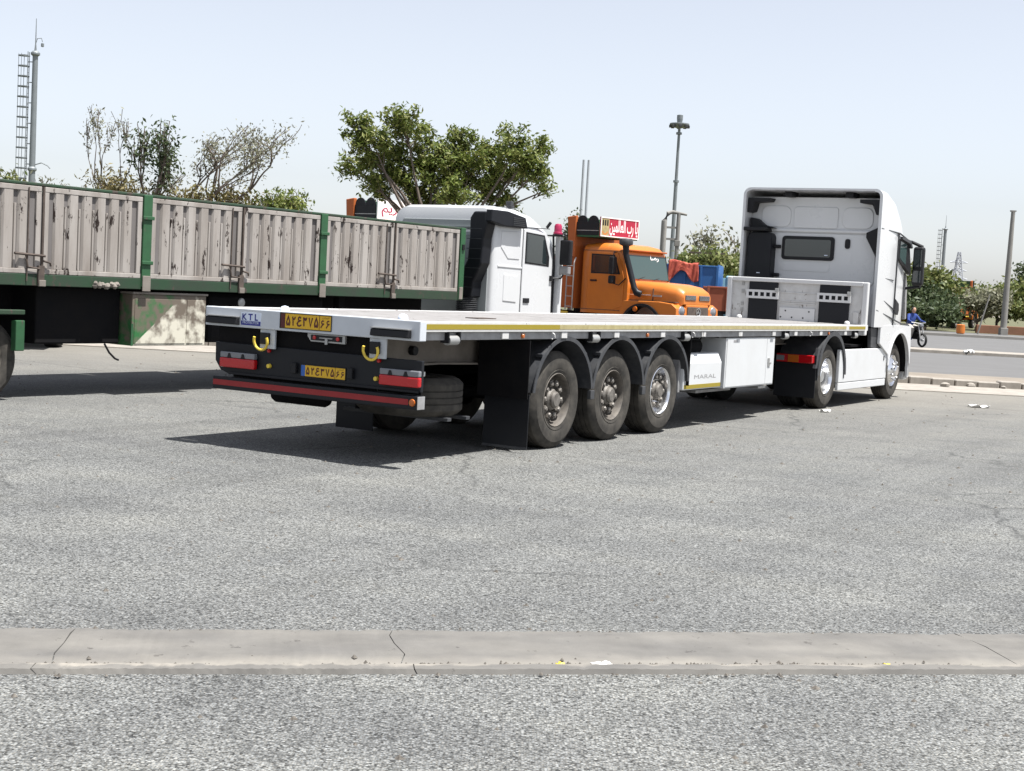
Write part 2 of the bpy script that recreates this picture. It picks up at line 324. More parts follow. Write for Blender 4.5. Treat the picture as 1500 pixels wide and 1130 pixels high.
def text(body, m, parent, face, centre, wid, hei, name='lettering', bold=0.0, shear=0.0):
    c = bpy.data.curves.new('t', 'FONT'); c.body = body; c.offset = bold; c.resolution_u = 3; c.shear = shear
    o = bpy.data.objects.new('t', c); col.objects.link(o); bpy.context.view_layer.update()
    me = bpy.data.meshes.new_from_object(o.evaluated_get(bpy.context.evaluated_depsgraph_get()))
    bpy.data.objects.remove(o); bpy.data.curves.remove(c)
    xs = [v.co.x for v in me.vertices]; ys = [v.co.y for v in me.vertices]
    X, Y, Z = (Vector(a) for a in FACE[face]); cc = Vector(centre)
    kx = wid / (max(xs) - min(xs)); ky = hei / (max(ys) - min(ys)); mx = (max(xs) + min(xs)) / 2; my = (max(ys) + min(ys)) / 2
    for v in me.vertices: v.co = cc + X * (v.co.x - mx) * kx + Y * (v.co.y - my) * ky
    me.materials.clear(); me.materials.append(M[m]); me.name = name
    return link(name, me, parent)
def arc(cx, cz, r, a0, a1, n): return [(cx + r * math.cos(R(a0 + (a1 - a0) * i / n)), cz + r * math.sin(R(a0 + (a1 - a0) * i / n))) for i in range(n + 1)]

# ---- wheels: a rim mesh carrying tyre, hub and nuts; axis along local y, outer face toward -y at y = 0
WC = {}
def wheel_meshes(style):
    if style in WC: return WC[style]
    Rr = .517; wd = .37 if style in ('dusty', 'silver', 'far') else .30
    t = MB(); pr = [(.282, .035), (.292, .015), (.318, .006), (.322, .011), (.345, .004), (.40, 0), (.445, .004), (.452, .010), (.478, .020), (.500, .042), (.511, .052), (Rr, .062)]
    g = (wd - .124) / 4
    for k in range(1, 4):
        y = .062 + g * k; pr += [(Rr, y - .007), (Rr - .012, y - .005), (Rr - .012, y + .005), (Rr, y + .007)]
    pr += [(r, wd - d) for r, d in reversed(pr[:12])]
    t.lathe(pr, (0, 0, 0), n=48)
    tm = t.mesh('tyre', 'rubberdark' if style == 'far' else 'rubber', smooth=28)
    rim = MB(); hub = MB(); nut = MB()
    if style in ('dusty', 'silver', 'far'):
        rim.lathe([(.270, .09), (.284, .04), (.288, .018), (.280, .012), (.272, .02), (.264, .055), (.258, .13), (.245, .15), (.215, .152), (.20, .135), (.135, .13), (.0, .13)], (0, 0, 0), n=40)
        hub.lathe([(.118, .14), (.115, .075), (.098, .055), (.090, .055), (.088, .030), (.07, .012), (.0, .010)], (0, 0, 0), n=20)
        nr, nd0, nd1, nn, ns = .172, .135, .045, 10, .029
    elif style == 'deep':
        rim.lathe([(.270, .09), (.284, .04), (.288, .018), (.280, .010), (.270, .02), (.256, .06), (.246, .15), (.235, .20), (.20, .205), (.14, .20), (.0, .20)], (0, 0, 0), n=40)
        hub.lathe([(.10, .205), (.098, .09), (.085, .075), (.0, .072)], (0, 0, 0), n=20)
        nr, nd0, nd1, nn, ns = .168, .205, .165, 10, .020
    else:
        rim.lathe([(.270, .09), (.284, .04), (.288, .018), (.280, .010), (.270, .018), (.250, .045), (.225, .03), (.20, .0), (.15, -.03), (.12, -.035), (.0, -.035)], (0, 0, 0), n=40)
        hub.lathe([(.105, -.03), (.10, -.065), (.08, -.08), (.0, -.083)], (0, 0, 0), n=20)
        nr, nd0, nd1, nn, ns = .162, -.02, -.055, 10, .022
    rm = rim.mesh('wheel', {'dusty': 'rimdust', 'silver': 'chrome', 'far': 'rimdust', 'deep': 'chrome', 'front': 'chrome'}[style], smooth=35)
    hm = hub.mesh('hub', {'dusty': 'hub', 'silver': 'hub', 'far': 'hub', 'deep': 'steel', 'front': 'chrome'}[style], smooth=35)
    nut.lathe([(ns, nd0), (ns, nd1 + .012), (ns * .62, nd1), (0, nd1)], (0, 0, 0), n=6)
    if style in ('dusty', 'silver'): nut.box(-.030, .030, .06, .085, -.022, .036)
    nm = nut.mesh('wheel_nut', 'hub' if style != 'front' else 'chrome')
    WC[style] = (rm, tm, hm, nm, nr, nn); return WC[style]
def wheel(parent, x, y, style, side=-1, z=.515, nuts=True, name='wheel'):
    rm, tm, hm, nm, nr, nn = wheel_meshes(style)
    o = link(name, rm, parent, (x, y, z), (0, 0, 0 if side < 0 else math.pi)); o.rotation_euler[1] = random.uniform(0, 6)
    link('tyre', tm, o); link('hub', hm, o)
    if nuts:
        for k in range(nn):
            a = 2 * math.pi * k / nn; link('wheel_nut', nm, o, (nr * math.cos(a), 0, nr * math.sin(a)), (0, -a + math.pi / 2, 0))
    return o

# ================================================================== THE SETTING
def sheet(name, m, x0, x1, y0, y1, z, rot=0): 
    return struct(MB().box(x0, x1, y0, y1, z - .3, z).build(name, m))
def flat(name, m, pts, z):
    b = MB(); b.v = [(x, y, z) for x, y in pts]; b.f = [tuple(range(len(pts)))]; return struct(b.build(name, m))
flat('ground', 'soil', [(-4000, -400), (4000, -400), (4000, 5000), (-4000, 5000)], -.32)
flat('truck_yard', 'asphalt', [(-160, -60), (160, -60), (160, 28.6), (-160, 28.6)], 0.0)
sheet('pavement', 'soil', -160, 160, 31.25, 34.4, .10)
sheet('road', 'road', -160, 160, 34.4, 52.9, -.02)
sheet('far_road', 'road', -160, 160, 54.9, 84.6, -.02)
sheet('far_pavement', 'road', -160, 160, 84.9, 93.0, .10)
M['drygrass'] = mat('dry_grass', (.075, .080, .035), .95, var=.7, scale=.8, c2=(.12, .105, .055), bump=.5)
sheet('verge', 'drygrass', -300, 300, 93.0, 300, .06)
# gutter strip in front of the far kerb
gs = struct(MB().box(-60, 60, 28.6, 30.93, -.2, .018).build('gutter', 'kerb'))
# far kerb: single kerb stones
kb = struct(MB().box(-60, 60, 31.0, 31.24, -.2, .09).build('kerb', 'kerb'))
rnd = random.Random(3)
KST = [MB().box(-.235 + a, .235 - b, -.17, .13, -.1, .15 + c).build('tmp', 'kerb', None, .015).data for a, b, c in ((0, 0, 0), (.006, .012, .008), (.015, 0, -.01), (0, .02, .012))]
for o in [o for o in col.objects if o.name.startswith('tmp')]: bpy.data.objects.remove(o)
for i in range(-30, 36):
    x = i * .49
    o = link('kerb_stone', rnd.choice(KST), kb, (x, 31.08 + rnd.uniform(-.012, .012), rnd.uniform(-.012, .012)), (0, 0, rnd.uniform(-.012, .012)))
    md = o.modifiers.new('bevel', 'BEVEL'); md.width = .018; md.segments = 1
# median and far kerbs
me_ = struct(MB().box(-120, 120, 52.9, 54.9, -.3, .10).build('median', 'kerb', None, .02))
struct(MB().box(-120, 120, 84.6, 84.9, -.3, .15).build('far_kerb', 'polecon', None, .02))
# near drain: concrete slabs with broken joints, running at a slant
GA = math.atan2(.886, 4.514); drain = struct(MB().box(-7.5, 7.5, .002, .72, -.2, -.0055).build('drain_channel', 'slab'))
drain.location = (.068, 6.194 - .004, 0); drain.rotation_euler = (0, 0, GA)
rn = random.Random(11)
cuts = [-7.4, -4.6, -2.02, -.42, 2.55, 4.9, 7.4]
def jag(x, seed):
    q = random.Random(seed); drift = q.uniform(-.10, .10)
    return [x + q.uniform(-.022, .022) + drift * k / 9 for k in range(10)]
J = [jag(x, i) for i, x in enumerate(cuts)]
yy = [.0, .012, .085, .098, .125, .17, .30, .45, .60, .725]; zz = [-.004, .022, .024, .018, .003, .002, .010, .018, .022, .012]
for i in range(len(cuts) - 1):
    b = MB(); n = 110; rings = []; e0 = e1 = 0.
    for k in range(n + 1):
        u = k / n; e0 = .85 * e0 + rn.gauss(0, .0010); e1 = .75 * e1 + rn.gauss(0, .0045)
        rings.append([(J[i][j] + .0025 + (J[i + 1][j] - .0025 - J[i][j] - .0025) * u, yy[j] + (e1 if j == 9 else e0 if j < 2 else 0), zz[j] + rn.uniform(-.0025, .0025)) for j in range(10)])
    b.quadstrip(rings, False)
    for e in (0, n):
        r = rings[e]; b.quadstrip([r, [(p[0], p[1], -.06) for p in r]], False)
    b.build('concrete_slab', 'slab', drain, smooth=40)
# grit caught along the drain's lip
grit = MB()
for k in range(2600):
    x = rn.uniform(-7, 7); d = .112 + abs(rn.gauss(0, .022)) if k < 1900 else rn.choice((rn.uniform(.1, .72), .70 + abs(rn.gauss(0, .03)), -.02 - abs(rn.gauss(0, .03)))); r = rn.choice((.004, .005, .006, .009)) * rn.uniform(.8, 1.6)
    if math.sin(x * 1.7) + rn.uniform(-1.2, 1.2) < -.3: continue
    b0 = len(grit.v)
    grit.v += [(x + r * a * rn.uniform(.6, 1.4), d + r * b * rn.uniform(.6, 1.4), .004 + r * (c + .4)) for a, b, c in ((1, 0, 0), (0, 1, 0), (-1, 0, 0), (0, -1, 0), (0, 0, 1))]
    grit.f += [(b0, b0 + 1, b0 + 4), (b0 + 1, b0 + 2, b0 + 4), (b0 + 2, b0 + 3, b0 + 4), (b0 + 3, b0, b0 + 4)]
go = grit.build('grit', 'chain'); go.location = drain.location; go.rotation_euler = drain.rotation_euler; struct(go, 'stuff'); go['label'] = 'loose grit along the lip of the concrete drain'
# stray stones on the yard
gv = MB()
for k in range(420):
    y = 5 + 23 * rn.random() ** 1.1; x = rn.uniform(-.45, .45) * y; r = rn.uniform(.006, .017) * (1 + y / 30); b0 = len(gv.v)
    gv.v += [(x + r * a * rn.uniform(.6, 1.4), y + r * b * rn.uniform(.6, 1.4), r * c * .8) for a, b, c in ((1, 0, 0), (0, 1, 0), (-1, 0, 0), (0, -1, 0), (0, 0, 1))]
    gv.f += [(b0, b0 + 1, b0 + 4), (b0 + 1, b0 + 2, b0 + 4), (b0 + 2, b0 + 3, b0 + 4), (b0 + 3, b0, b0 + 4)]
gvo = struct(gv.build('loose_stones', 'chain'), 'stuff'); gvo['label'] = 'loose small stones scattered over the asphalt'

# ================================================================== FLATBED TRAILER
YAW = 1.0372; TO = (-.8368, 12.6141, 0)
T = root('flatbed_trailer', 'long white flatbed semi-trailer with yellow side tape and three axles', 'trailer', TO, YAW)
DZ, TL = 1.337, 13.27
# deck: planks along the length
pw = 2.40 / 10
for k in range(10):
    b = MB(); y0 = .05 + k * pw
    for a0, a1 in ((.12, 4.4), (4.406, 8.9), (8.906, TL - .1)):
        b.box(a0, a1, y0 + .004, y0 + pw - .004, DZ - .04 + rn.uniform(-.002, .002), DZ - .006 + rn.uniform(-.003, .003))
    b.build('deck_plank', 'deckwhite', T, .003)
for sgn, y0, y1 in ((0, 0, .048), (1, 2.452, 2.5)):
    box('side_rail', T, 'railwhite', (.09, TL), (y0, y1), (1.240, DZ), .006)
    yi = (.030, .075) if not sgn else (2.425, 2.47)
    box('lower_rail', T, 'greyrail', (.09, TL), yi, (1.165, 1.239), .004)  # grey puts shade into the colour of this inset rail
for a, b_, m in ((.10, 2.55, 'tape'), (2.553, 5.0, 'tapepale'), (5.003, 7.4, 'tapepale'), (7.403, 9.7, 'tapepale'), (9.703, 12.10, 'tapepale'), (12.25, 13.20, 'tape')):
    box('reflective_tape', T, m, (a, b_), (-.003, -.0005), (1.265, 1.313), 0)
for s in (1.49, 2.683, 3.904, 5.133, 6.362, 7.605, 8.867, 9.771, 10.907, 12.118):
    MB().box(s - .06, s + .06, .008, 2.492, 1.172, 1.236).build('cross_member', 'railwhite', T, .004)
for s in (.545, 3.356, 5.79, 9.317, 12.6):
    b = MB().box(s - .10, s - .088, -.02, .075, 1.14, 1.245).box(s + .088, s + .10, -.02, .075, 1.14, 1.245).box(s - .1, s + .1, .0, .07, 1.236, 1.246)
    wo_ = b.build('strap_winch', 'black', T, .003)
    MB().lathe([(.0, 0), (.045, 0), (.045, .16), (0, .16)], (s - .08, .02, 1.165), 'x', n=14).build('strap_drum', 'steel', wo_, smooth=40)
for s, m in ((1.84, 'orange_lens'), (4.72, 'orange_lens'), (11.3, 'orange_lens')):
    MB().lathe([(.0, -.022), (.020, -.020), (.026, -.012), (.026, .0)], (s, .028, 1.20), n=14).build('side_marker', m, T, smooth=40)
for s in (2.42, 6.0, 10.4):
    MB().tube([(s, .02, 1.235), (s + .01, -.012, 1.215), (s + .015, -.015, 1.185), (s, .01, 1.165)], .008, 6).build('rope_hook', 'railwhite', T)
# rear board
box('rear_board', T, 'rear', (-.01, .09), (-.012, 2.512), (1.158, DZ + .003), .008)
for y0, y1 in ((2.075, 2.47), (.08, .50)):
    b = MB().prism([(-.065, 1.185), (-.055, 1.245), (-.0101, 1.252), (-.0101, 1.178)], 'y', y0, y1).build('rubber_buffer', 'black', T, .006)
    MB().box(-.064, -.0102, y0, y1, 1.2525, 1.262).build('buffer_lit_top', 'steel', b)  # pale strip added on the rubber, painting its sunlit top
# sticker
stk = box('sticker', T, 'stickerwhite', (-.0125, -.0103), (1.812, 2.058), (1.180, 1.305), 0)
MB().box(-.0135, -.0126, 1.815, 2.055, 1.183, 1.225).build('sticker_band', 'navy', stk)
text('K T L', 'navy', stk, '-x', (-.0140, 1.945, 1.262), .195, .062, bold=.03)
text('PROTECTOR', 'stickerwhite', stk, '-x', (-.0145, 1.935, 1.209), .20, .022)
GLY = {'۵': [[(.5, 1), (.3, .72), (.1, .4), (.08, .17), (.2, .03), (.38, .06), (.5, .24), (.62, .06), (.8, .03), (.92, .17), (.9, .4), (.7, .72), (.5, 1)]],
       '۲': [[(.15, 1), (.3, .5), (.34, 0)], [(.2, .86), (.32, .72), (.55, .69), (.76, .79), (.84, 1)]],
       '۳': [[(.08, 1), (.22, .5), (.26, 0)], [(.13, .85), (.24, .72), (.40, .74), (.50, .96)], [(.50, .94), (.56, .77), (.70, .70), (.88, .79), (.95, 1)]],
       '۷': [[(.05, 1), (.5, .02), (.95, 1)]],
       '۶': [[(.82, .92), (.52, 1), (.24, .84), (.30, .62), (.60, .55), (.92, .60)], [(.86, .60), (.5, .42), (.25, .22), (.1, 0)]],
       'ع': [[(.80, .86), (.56, 1), (.31, .9), (.29, .70), (.52, .58), (.84, .62)], [(.60, .58), (.26, .45), (.09, .25), (.22, .06), (.52, 0), (.92, .12)]]}
def strokes(ch, m, parent, face, centre, wid, hei, th):
    X, Y, Z = (Vector(a) for a in FACE[face]); cc = Vector(centre); b = MB()
    for li, ln in enumerate(GLY[ch]):
        P2 = [Vector(((x - .5) * wid, (y - .5) * hei)) for x, y in ln]; closed = (P2[0] - P2[-1]).length < 1e-6; L_, R_ = [], []
        for i, p in enumerate(P2):
            a = P2[i - 1] if i else (P2[-2] if closed else p); c = P2[i + 1] if i < len(P2) - 1 else (P2[1] if closed else p)
            d1 = (p - a).normalized() if (p - a).length else (c - p).normalized(); d2 = (c - p).normalized() if (c - p).length else d1
            n1 = Vector((-d1.y, d1.x)); n2 = Vector((-d2.y, d2.x)); mt = (n1 + n2); mt = mt.normalized() if mt.length > .2 else n1
            k = th * .5 / max(mt.dot(n1), .55); L_.append(p + mt * k); R_.append(p - mt * k)
        b.quadstrip([[cc + X * l.x + Y * l.y + Z * .0004 * li, cc + X * r.x + Y * r.y + Z * .0004 * li] for l, r in zip(L_, R_)], False)
    return b.build('numeral', m, parent, fix=False)
def plate(parent, x, yl, yr, zc, h, blue):
    o = box('number_plate', parent, 'plate', (x - .004, x), (yr, yl), (zc - h / 2, zc + h / 2), .002); wd = yl - yr; xf = x - .0055
    fr = MB()
    for a in ((yr - .006, yl + .006, zc + h / 2, zc + h / 2 + .006), (yr - .006, yl + .006, zc - h / 2 - .006, zc - h / 2), (yr - .006, yr, zc - h / 2, zc + h / 2), (yl, yl + .006, zc - h / 2, zc + h / 2)):
        fr.box(x - .008, x, *a)
    fr.build('plate_frame', 'black', o)
    MB().box(x - .0052, x - .0042, yl - wd * .095, yl - .002, zc - h / 2 + .002, zc + h / 2 - .002).build('plate_band', 'skyblue' if blue else 'ink', o)
    MB().box(x - .0052, x - .0042, yr + wd * .222, yr + wd * .232, zc - h / 2 + .004, zc + h / 2 - .004).build('plate_divider', 'ink', o)
    L0 = yl - wd * .095; span = wd * .665; cw = span / 6
    for i, ch in enumerate(('۵', '۲', 'ع', '۳', '۷', '۵')):
        hh = h * .62; ww = cw * (.92 if ch == 'ع' else .66)
        strokes(ch, 'ink', o, '-x', (xf, L0 - cw * (i + .5) - .004, zc), ww, hh, h * .105)
    for i, ch in enumerate(('۶', '۶')):
        strokes(ch, 'ink', o, '-x', (xf, yr + wd * (.165 - .105 * i), zc - h * .08), wd * .075, h * .5, h * .085)
    text('\uFEE5\uFE8D\uFEAE\uFEF3\uFE8D', 'ink', o, '-x', (xf, yr + wd * .11, zc + h * .36), wd * .13, h * .13)
    return o
plate(T, -.0103, 1.572, .975, 1.2555, .135, False)
# light panel, lamps, plate, bumper
pn = MB().prism([(0.0, .70), (2.25, .695), (2.36, .73), (2.43, .82), (2.435, 1.0), (0.0, .985)], 'x', .06, .10).build('light_panel', 'panelblack', T, .008)
MB().box(.04, .0595, .02, 2.24, .695, .72).build('panel_lip', 'panelblack', pn, .004)
for yl, yr, dz in ((2.33, 1.89, .008), (.43, -.01, -.01)):
    lo = box('tail_lamp', T, 'red', (.005, .059), (yr, yl), (.755 + dz, .848 + dz), .014)
    MB().box(.009, .058, yr + .004, yl - .004, .849 + dz, .905 + dz).build('reversing_lens', 'clear', lo, .01)
    for k in range(2):
        yc = yr + .15 + k * .17
        MB().prism([(yc - .030, .8495 + dz), (yc + .022, .8495 + dz), (yc + .006, .893 + dz), (yc - .014, .893 + dz)], 'x', .0045, .0088).build('lamp_divider', 'black', lo)
plate(T, .0595, 1.36, .84, .80, .105, True)
for y0, y1 in ((1.40, 1.46), (.74, .80)): box('plate_lamp', T, 'black', (.02, .0595), (y0, y1), (.765, .865), .008)
bp_ = box('bumper_bar', T, 'panelblack', (.0, .12), (-.01, 2.40), (.548, .672), .010)
MB().box(-.003, -.0005, .09, 2.39, .588, .640).build('red_reflective_strip', 'darkred', bp_)
MB().box(-.004, .11, -.016, -.0103, .552, .668).build('end_cap', 'greyrail', bp_, .004)
MB().lathe([(0, -.012), (.030, -.010), (.034, 0)], (-.0005, .045, .612), 'x', n=16).build('round_reflector', 'orange_lens', bp_, smooth=40)
for y in (.55, 1.85): box('bumper_bracket', T, 'chassis', (.101, .19), (y - .05, y + .05), (.60, 1.15), .006)
for yc in (1.77, .485):
    b = box('ring_bracket', T, 'rear', (.02, .045), (yc - .11, yc + .07), (.975, 1.157), .004)
    MB().box(-.004, .0195, yc - .055, yc + .055, 1.015, 1.125).build('ring_holder', 'black', b, .006)
    pts = [(-.03 - .012 * math.sin(t), yc + .02 + .082 * math.cos(t), 1.045 + .085 * math.sin(t)) for t in [R(155 + 230 * i / 14) for i in range(15)]]
    MB().tube(pts, .013, 8).build('towing_ring', 'yellow', b, smooth=60)
    MB().lathe([(0, -.02), (.018, -.018), (.02, 0)], (.0585, yc - .02, .955), 'x', n=10).build('red_coupling', 'red', b)
    MB().lathe([(0, -.03), (.02, -.028), (.022, 0)], (.0585, yc - .03 if yc > 1 else yc + .0, .81 if yc > 1 else .79), 'x', n=10).build('yellow_cap', 'yellow', b)
# small lamp frame under the board
lf = MB().prism([(.842, 1.075), (.842, 1.155), (1.28, 1.155), (1.28, 1.125), (1.24, 1.078)], 'x', .03, .06).build('lamp_frame', 'steel', T, .004)
MB().box(.024, .0298, .875, 1.235, 1.092, 1.142).build('frame_recess', 'black', lf)
for yc in (.92, 1.19): MB().lathe([(0, -.008), (.018, -.007), (.02, 0)], (.0238, yc, 1.118), 'x', n=10).build('red_lamp', 'red', lf)
MB().box(.018, .0236, .98, 1.13, 1.113, 1.122).box(.018, .0236, 1.035, 1.065, 1.060, 1.112).build('lamp_catch', 'steel', lf)
# dome lock pins on the deck
for s, y in ((.10, 1.62), (13.0, .28), (13.0, 2.2), (.16, .30)):
    MB().lathe([(.048, DZ - .002), (.046, DZ + .022), (.032, DZ + .045), (0, DZ + .053)], (s, y, 0), 'z', n=16).build('lock_dome', 'stickerwhite' if s < 1 else 'railwhite', T, smooth=60)
box('deck_repair_patch', T, 'rust', (1.95, 2.30), (.62, .78), (DZ - .002, DZ + .006), 0)
# chassis beams
for y in (.72, 1.78):
    b = MB(); s_ = 1 if y < 1 else -1
    prof = [(.12, .885), (1.3, .90), (5.5, .80), (8.6, .78), (9.6, 1.0), (13.0, 1.02)]
    poly = [(.12, 1.16), (13.0, 1.16)] + prof[::-1]
    b.prism(poly, 'y', y - .008, y + .008)
    for (a, za), (c, zc) in zip(prof, prof[1:]):
        b.prism([(a, za), (c, zc), (c, zc - .018), (a, za - .018)], 'y', y - .09, y + .09)
    b.box(.12, 13.0, y - .09, y + .09, 1.146, 1.164)
    b.build('chassis_beam', 'beam', T)
for s in (.14, 1.2, 2.2, 6.2, 8.0, 10.2): box('chassis_crossmember', T, 'beam', (s - .03, s + .03), (.73, 1.77), (.93, 1.13), .004)
MB().lathe([(.0, 0), (.045, 0), (.045, .06), (0, .06)], (.9, .711, 1.02), n=12, sign=-1).build('web_hole_cover', 'black', T)
# spare wheel lying flat in its carrier
sp = link('spare_wheel', wheel_meshes('far')[0], T, (1.05, .80, .775), (R(90), 0, 0)); sp.rotation_euler = (R(-90), 0, 0)
link('tyre', wheel_meshes('dusty')[1], sp)
for a in (.95, 1.28): box('spare_carrier', T, 'fender', (a - .035, a + .035), (.26, 1.5), (.37, .404), .004)
box('spare_hanger', T, 'chassis', (.95, 1.15), (1.32, 1.38), (.38, .95), .004)
MB().tube([(.12, .2, .86), (.2, .2, .875), (.26, .19, .86)], .008, 6).box(.26, .34, .15, .21, .83, .87).build('spare_crank', 'railwhite', T)
box('rear_gap_darkener', T, 'chassis', (.0915, .0985), (.60, 2.42), (.99, 1.157), 0); box('lower_gap_darkener', T, 'chassis', (.125, .14), (.04, 2.25), (.56, .72), 0)  # black sheets added to darken the gaps behind board and bumper
# axles, wheels, fenders
for i in range(3):
    s = 2.758 + 1.294 * i
    MB().lathe([(.065, 0), (.065, 1.9)], (s, .3, .515), n=14).build('axle', 'chassis', T)
    for sd_, y in ((-1, .085), (1, 2.415)):
        wheel(T, s, y, 'silver' if i == 2 and sd_ < 0 else 'dusty', sd_, nuts=sd_ < 0)
        a0, a1 = (8, 172)
        o_, i_ = arc(s, .53, .640, a0, a1, 24), arc(s, .53, .622, a1, a0, 24)
        y0, y1 = (.03, .50) if sd_ < 0 else (2.0, 2.47)
        f = MB().prism(o_ + i_, 'y', y0, y1).build('fender', 'fender', T, smooth=30)
        ro = arc(s, .53, .662, a0, a1, 24); ri = arc(s, .53, .618, a1, a0, 24)
        e0, e1 = (y0 - .012, y0 - .0005) if sd_ < 0 else (y1 + .0005, y1 + .012)
        MB().prism(ro + ri, 'y', e0, e1).build('fender_lip', 'fender', f, smooth=30)
        for ang in (45, 135):
            c, n_ = math.cos(R(ang)), math.sin(R(ang))
            MB().box(s + c * .655 - .025, s + c * .655 + .025, y0 - .004, y0 + .08, .53 + n_ * .655 - .02, .53 + n_ * .655 + .02).build('fender_clip', 'fender', f, .006)
    b = MB().box(s - .05, s + .05, .62, .84, .56, .86).build('air_bag_mount', 'chassis', T, .01)
for s in (2.758 + .647, 2.758 + 1.294 * 1.5): box('fender_joint', T, 'fender', (s - .045, s + .045), (.012, .06), (.50, .60), .008)
for s in (2.0, 6.0): box('inner_apron', T, 'chassis', (s - .006, s + .006), (.02, .62), (.56, 1.15), 0)
box('inner_wall', T, 'chassis', (2.0, 6.0), (.59, .60), (.62, 1.15), 0)
box('inner_wall', T, 'chassis', (2.0, 6.0), (1.90, 1.91), (.62, 1.15), 0)
for y0, y1 in ((.03, .56), (1.96, 2.46)):
    MB().box(2.05, 2.062, y0, y1, .045, .60).build('mud_flap', 'panelblack', T, .003)
box('flap_hem', T, 'fender', (2.044, 2.0495), (.03, .56), (.04, .065), 0)
# air tank and valve cluster left behind bumper, others ahead of the axles
MB().lathe([(0, 0), (.06, .01), (.08, .05), (.08, .65), (.06, .69), (0, .70)], (.62, 1.45, .49), 'y', n=20).build('air_tank', 'chassis', T, smooth=40)
box('air_tank_strap', T, 'chassis', (.58, .66), (1.75, 1.79), (.44, 1.15), .004)
MB().lathe([(0, 0), (.09, .01), (.12, .05), (.12, .5), (.09, .54), (0, .55)], (6.35, .35, 1.03), 'x', n=20).build('air_tank', 'chassis', T, smooth=40)
MB().tube([(6.05, .12, 1.14), (6.5, .12, 1.13), (6.55, .12, 1.165), (7.1, .12, 1.155)], .012, 6).build('pipe', 'chassis', T)
# white tool boxes
tb = MB().prism([(.06, .50), (.06, .83), (.12, .955), (.50, .955), (.50, .50)], 'x', 5.92, 7.13).build('tool_box', 'boxwhite', T, .012)
MB().box(5.94, 7.11, .0560, .0595, .515, .565).build('box_tape', 'tape', tb)
text('MARAL', 'greyrail', tb, '-y', (6.60, .0585, .660), .70, .05)
box('box_side', T, 'greyrail', (5.86, 5.915), (.10, .50), (.47, .95), .01)
cb = box('tool_cabinet', T, 'boxwhite', (7.22, 9.03), (.05, .56), (.478, 1.150), .008)
cd = MB().box(7.245, 8.70, .042, .0495, .495, 1.135).build('cabinet_door', 'boxwhite', cb, .004)
MB().box(8.712, 9.01, .043, .0495, .495, 1.135).build('cabinet_door', 'boxwhite', cb, .004)
MB().box(8.76, 8.83, .030, .0425, .74, .86).box(8.79, 8.86, .02, .031, .77, .80).build('cabinet_latch', 'steel', cb, .006)
MB().box(7.45, 7.58, .0395, .0415, 1.09, 1.12).build('cabinet_label', 'greyrail', cb)
box('cabinet_tray', T, 'greyrail', (7.0, 8.2), (.35, .6), (.40, .44), .004)
# landing legs
for y in (.45, 2.05):
    l = box('landing_leg', T, 'chassis', (9.3, 9.44), (y - .06, y + .06), (.42, 1.15), .01)
    MB().box(9.22, 9.52, y - .12, y + .12, .385, .418).box(9.33, 9.41, y - .035, y + .035, .418, .5).build('landing_foot', 'steel', l, .006)
# headboard
HX = TL - .10
hb = box('headboard', T, 'railwhite', (HX, HX + .04), (.05, 2.45), (DZ - .08, 2.0), .004)
for y0, y1 in ((-.004, .085), (2.415, 2.504)): MB().box(HX - .06, HX + .045, y0, y1, 1.16, 2.045).build('headboard_post', 'white', hb, .016)
MB().box(HX - .055, HX + .046, .086, 2.414, 1.975, 2.047).build('top_rail', 'white', hb, .012)
for z in (1.62, 1.655, 1.80): MB().box(HX - .012, HX - .0005, .90, 1.53, z, z + .02).build('panel_rib', 'railwhite', hb, .004)
lb = MB().box(HX - .03, HX - .001, .90, 1.53, DZ - .01, 1.555).build('kick_board', 'white', hb, .004)
for y, z in ((1.0, 1.50), (1.42, 1.50), (1.1, 1.39), (1.3, 1.39), (1.5, 1.39)): MB().lathe([(0, -.008), (.013, -.006), (.014, 0)], (HX - .0305, y, z), 'x', n=8).build('bolt', 'chassis', lb)
for y0, y1 in ((1.55, 2.13), (.28, .86)):
    st_ = MB().box(HX - .05, HX - .001, y0 + .03, y1 - .03, DZ - .02, 1.972).build('post_pocket', 'panelblack', hb, .008)
    bk = MB(); z0, z1 = 1.685, 1.835; zc = .5 * (z0 + z1); hs = .034
    bk.box(HX - .085, HX - .078, y0, y1, z0, zc - hs).box(HX - .085, HX - .078, y0, y1, zc + hs, z1)
    e = y0
    for k in range(5):
        c = y0 + .075 + k * (y1 - y0 - .15) / 4; bk.box(HX - .085, HX - .078, e, c - hs, zc - hs, zc + hs); e = c + hs
    bk.box(HX - .085, HX - .078, e, y1, zc - hs, zc + hs)
    bk.box(HX - .0779, HX - .001, y0, y0 + .008, z0, z1).box(HX - .0779, HX - .001, y1 - .008, y1, z0, z1)
    bk.build('slotted_bracket', 'white', hb)
    MB().box(HX - .12, HX - .086, y0 - .012, y0 + .05, z1 - .03, z1 + .04).build('bracket_latch', 'steel', hb, .006)
for y, z in ((2.22, 1.93), (2.22, 1.80), (2.22, 1.58), (2.22, 1.48)): MB().box(HX - .014, HX - .0005, y - .02, y + .03, z - .03, z + .03).build('hinge_plate', 'steel', hb, .003)
MB().box(HX - .02, HX - .0006, .14, .235, DZ, 1.54).build('corner_plate', 'railwhite', hb, .004)
box('kingpin_plate', T, 'chassis', (10.6, 12.9), (.6, 1.9), (1.10, 1.143), .004)

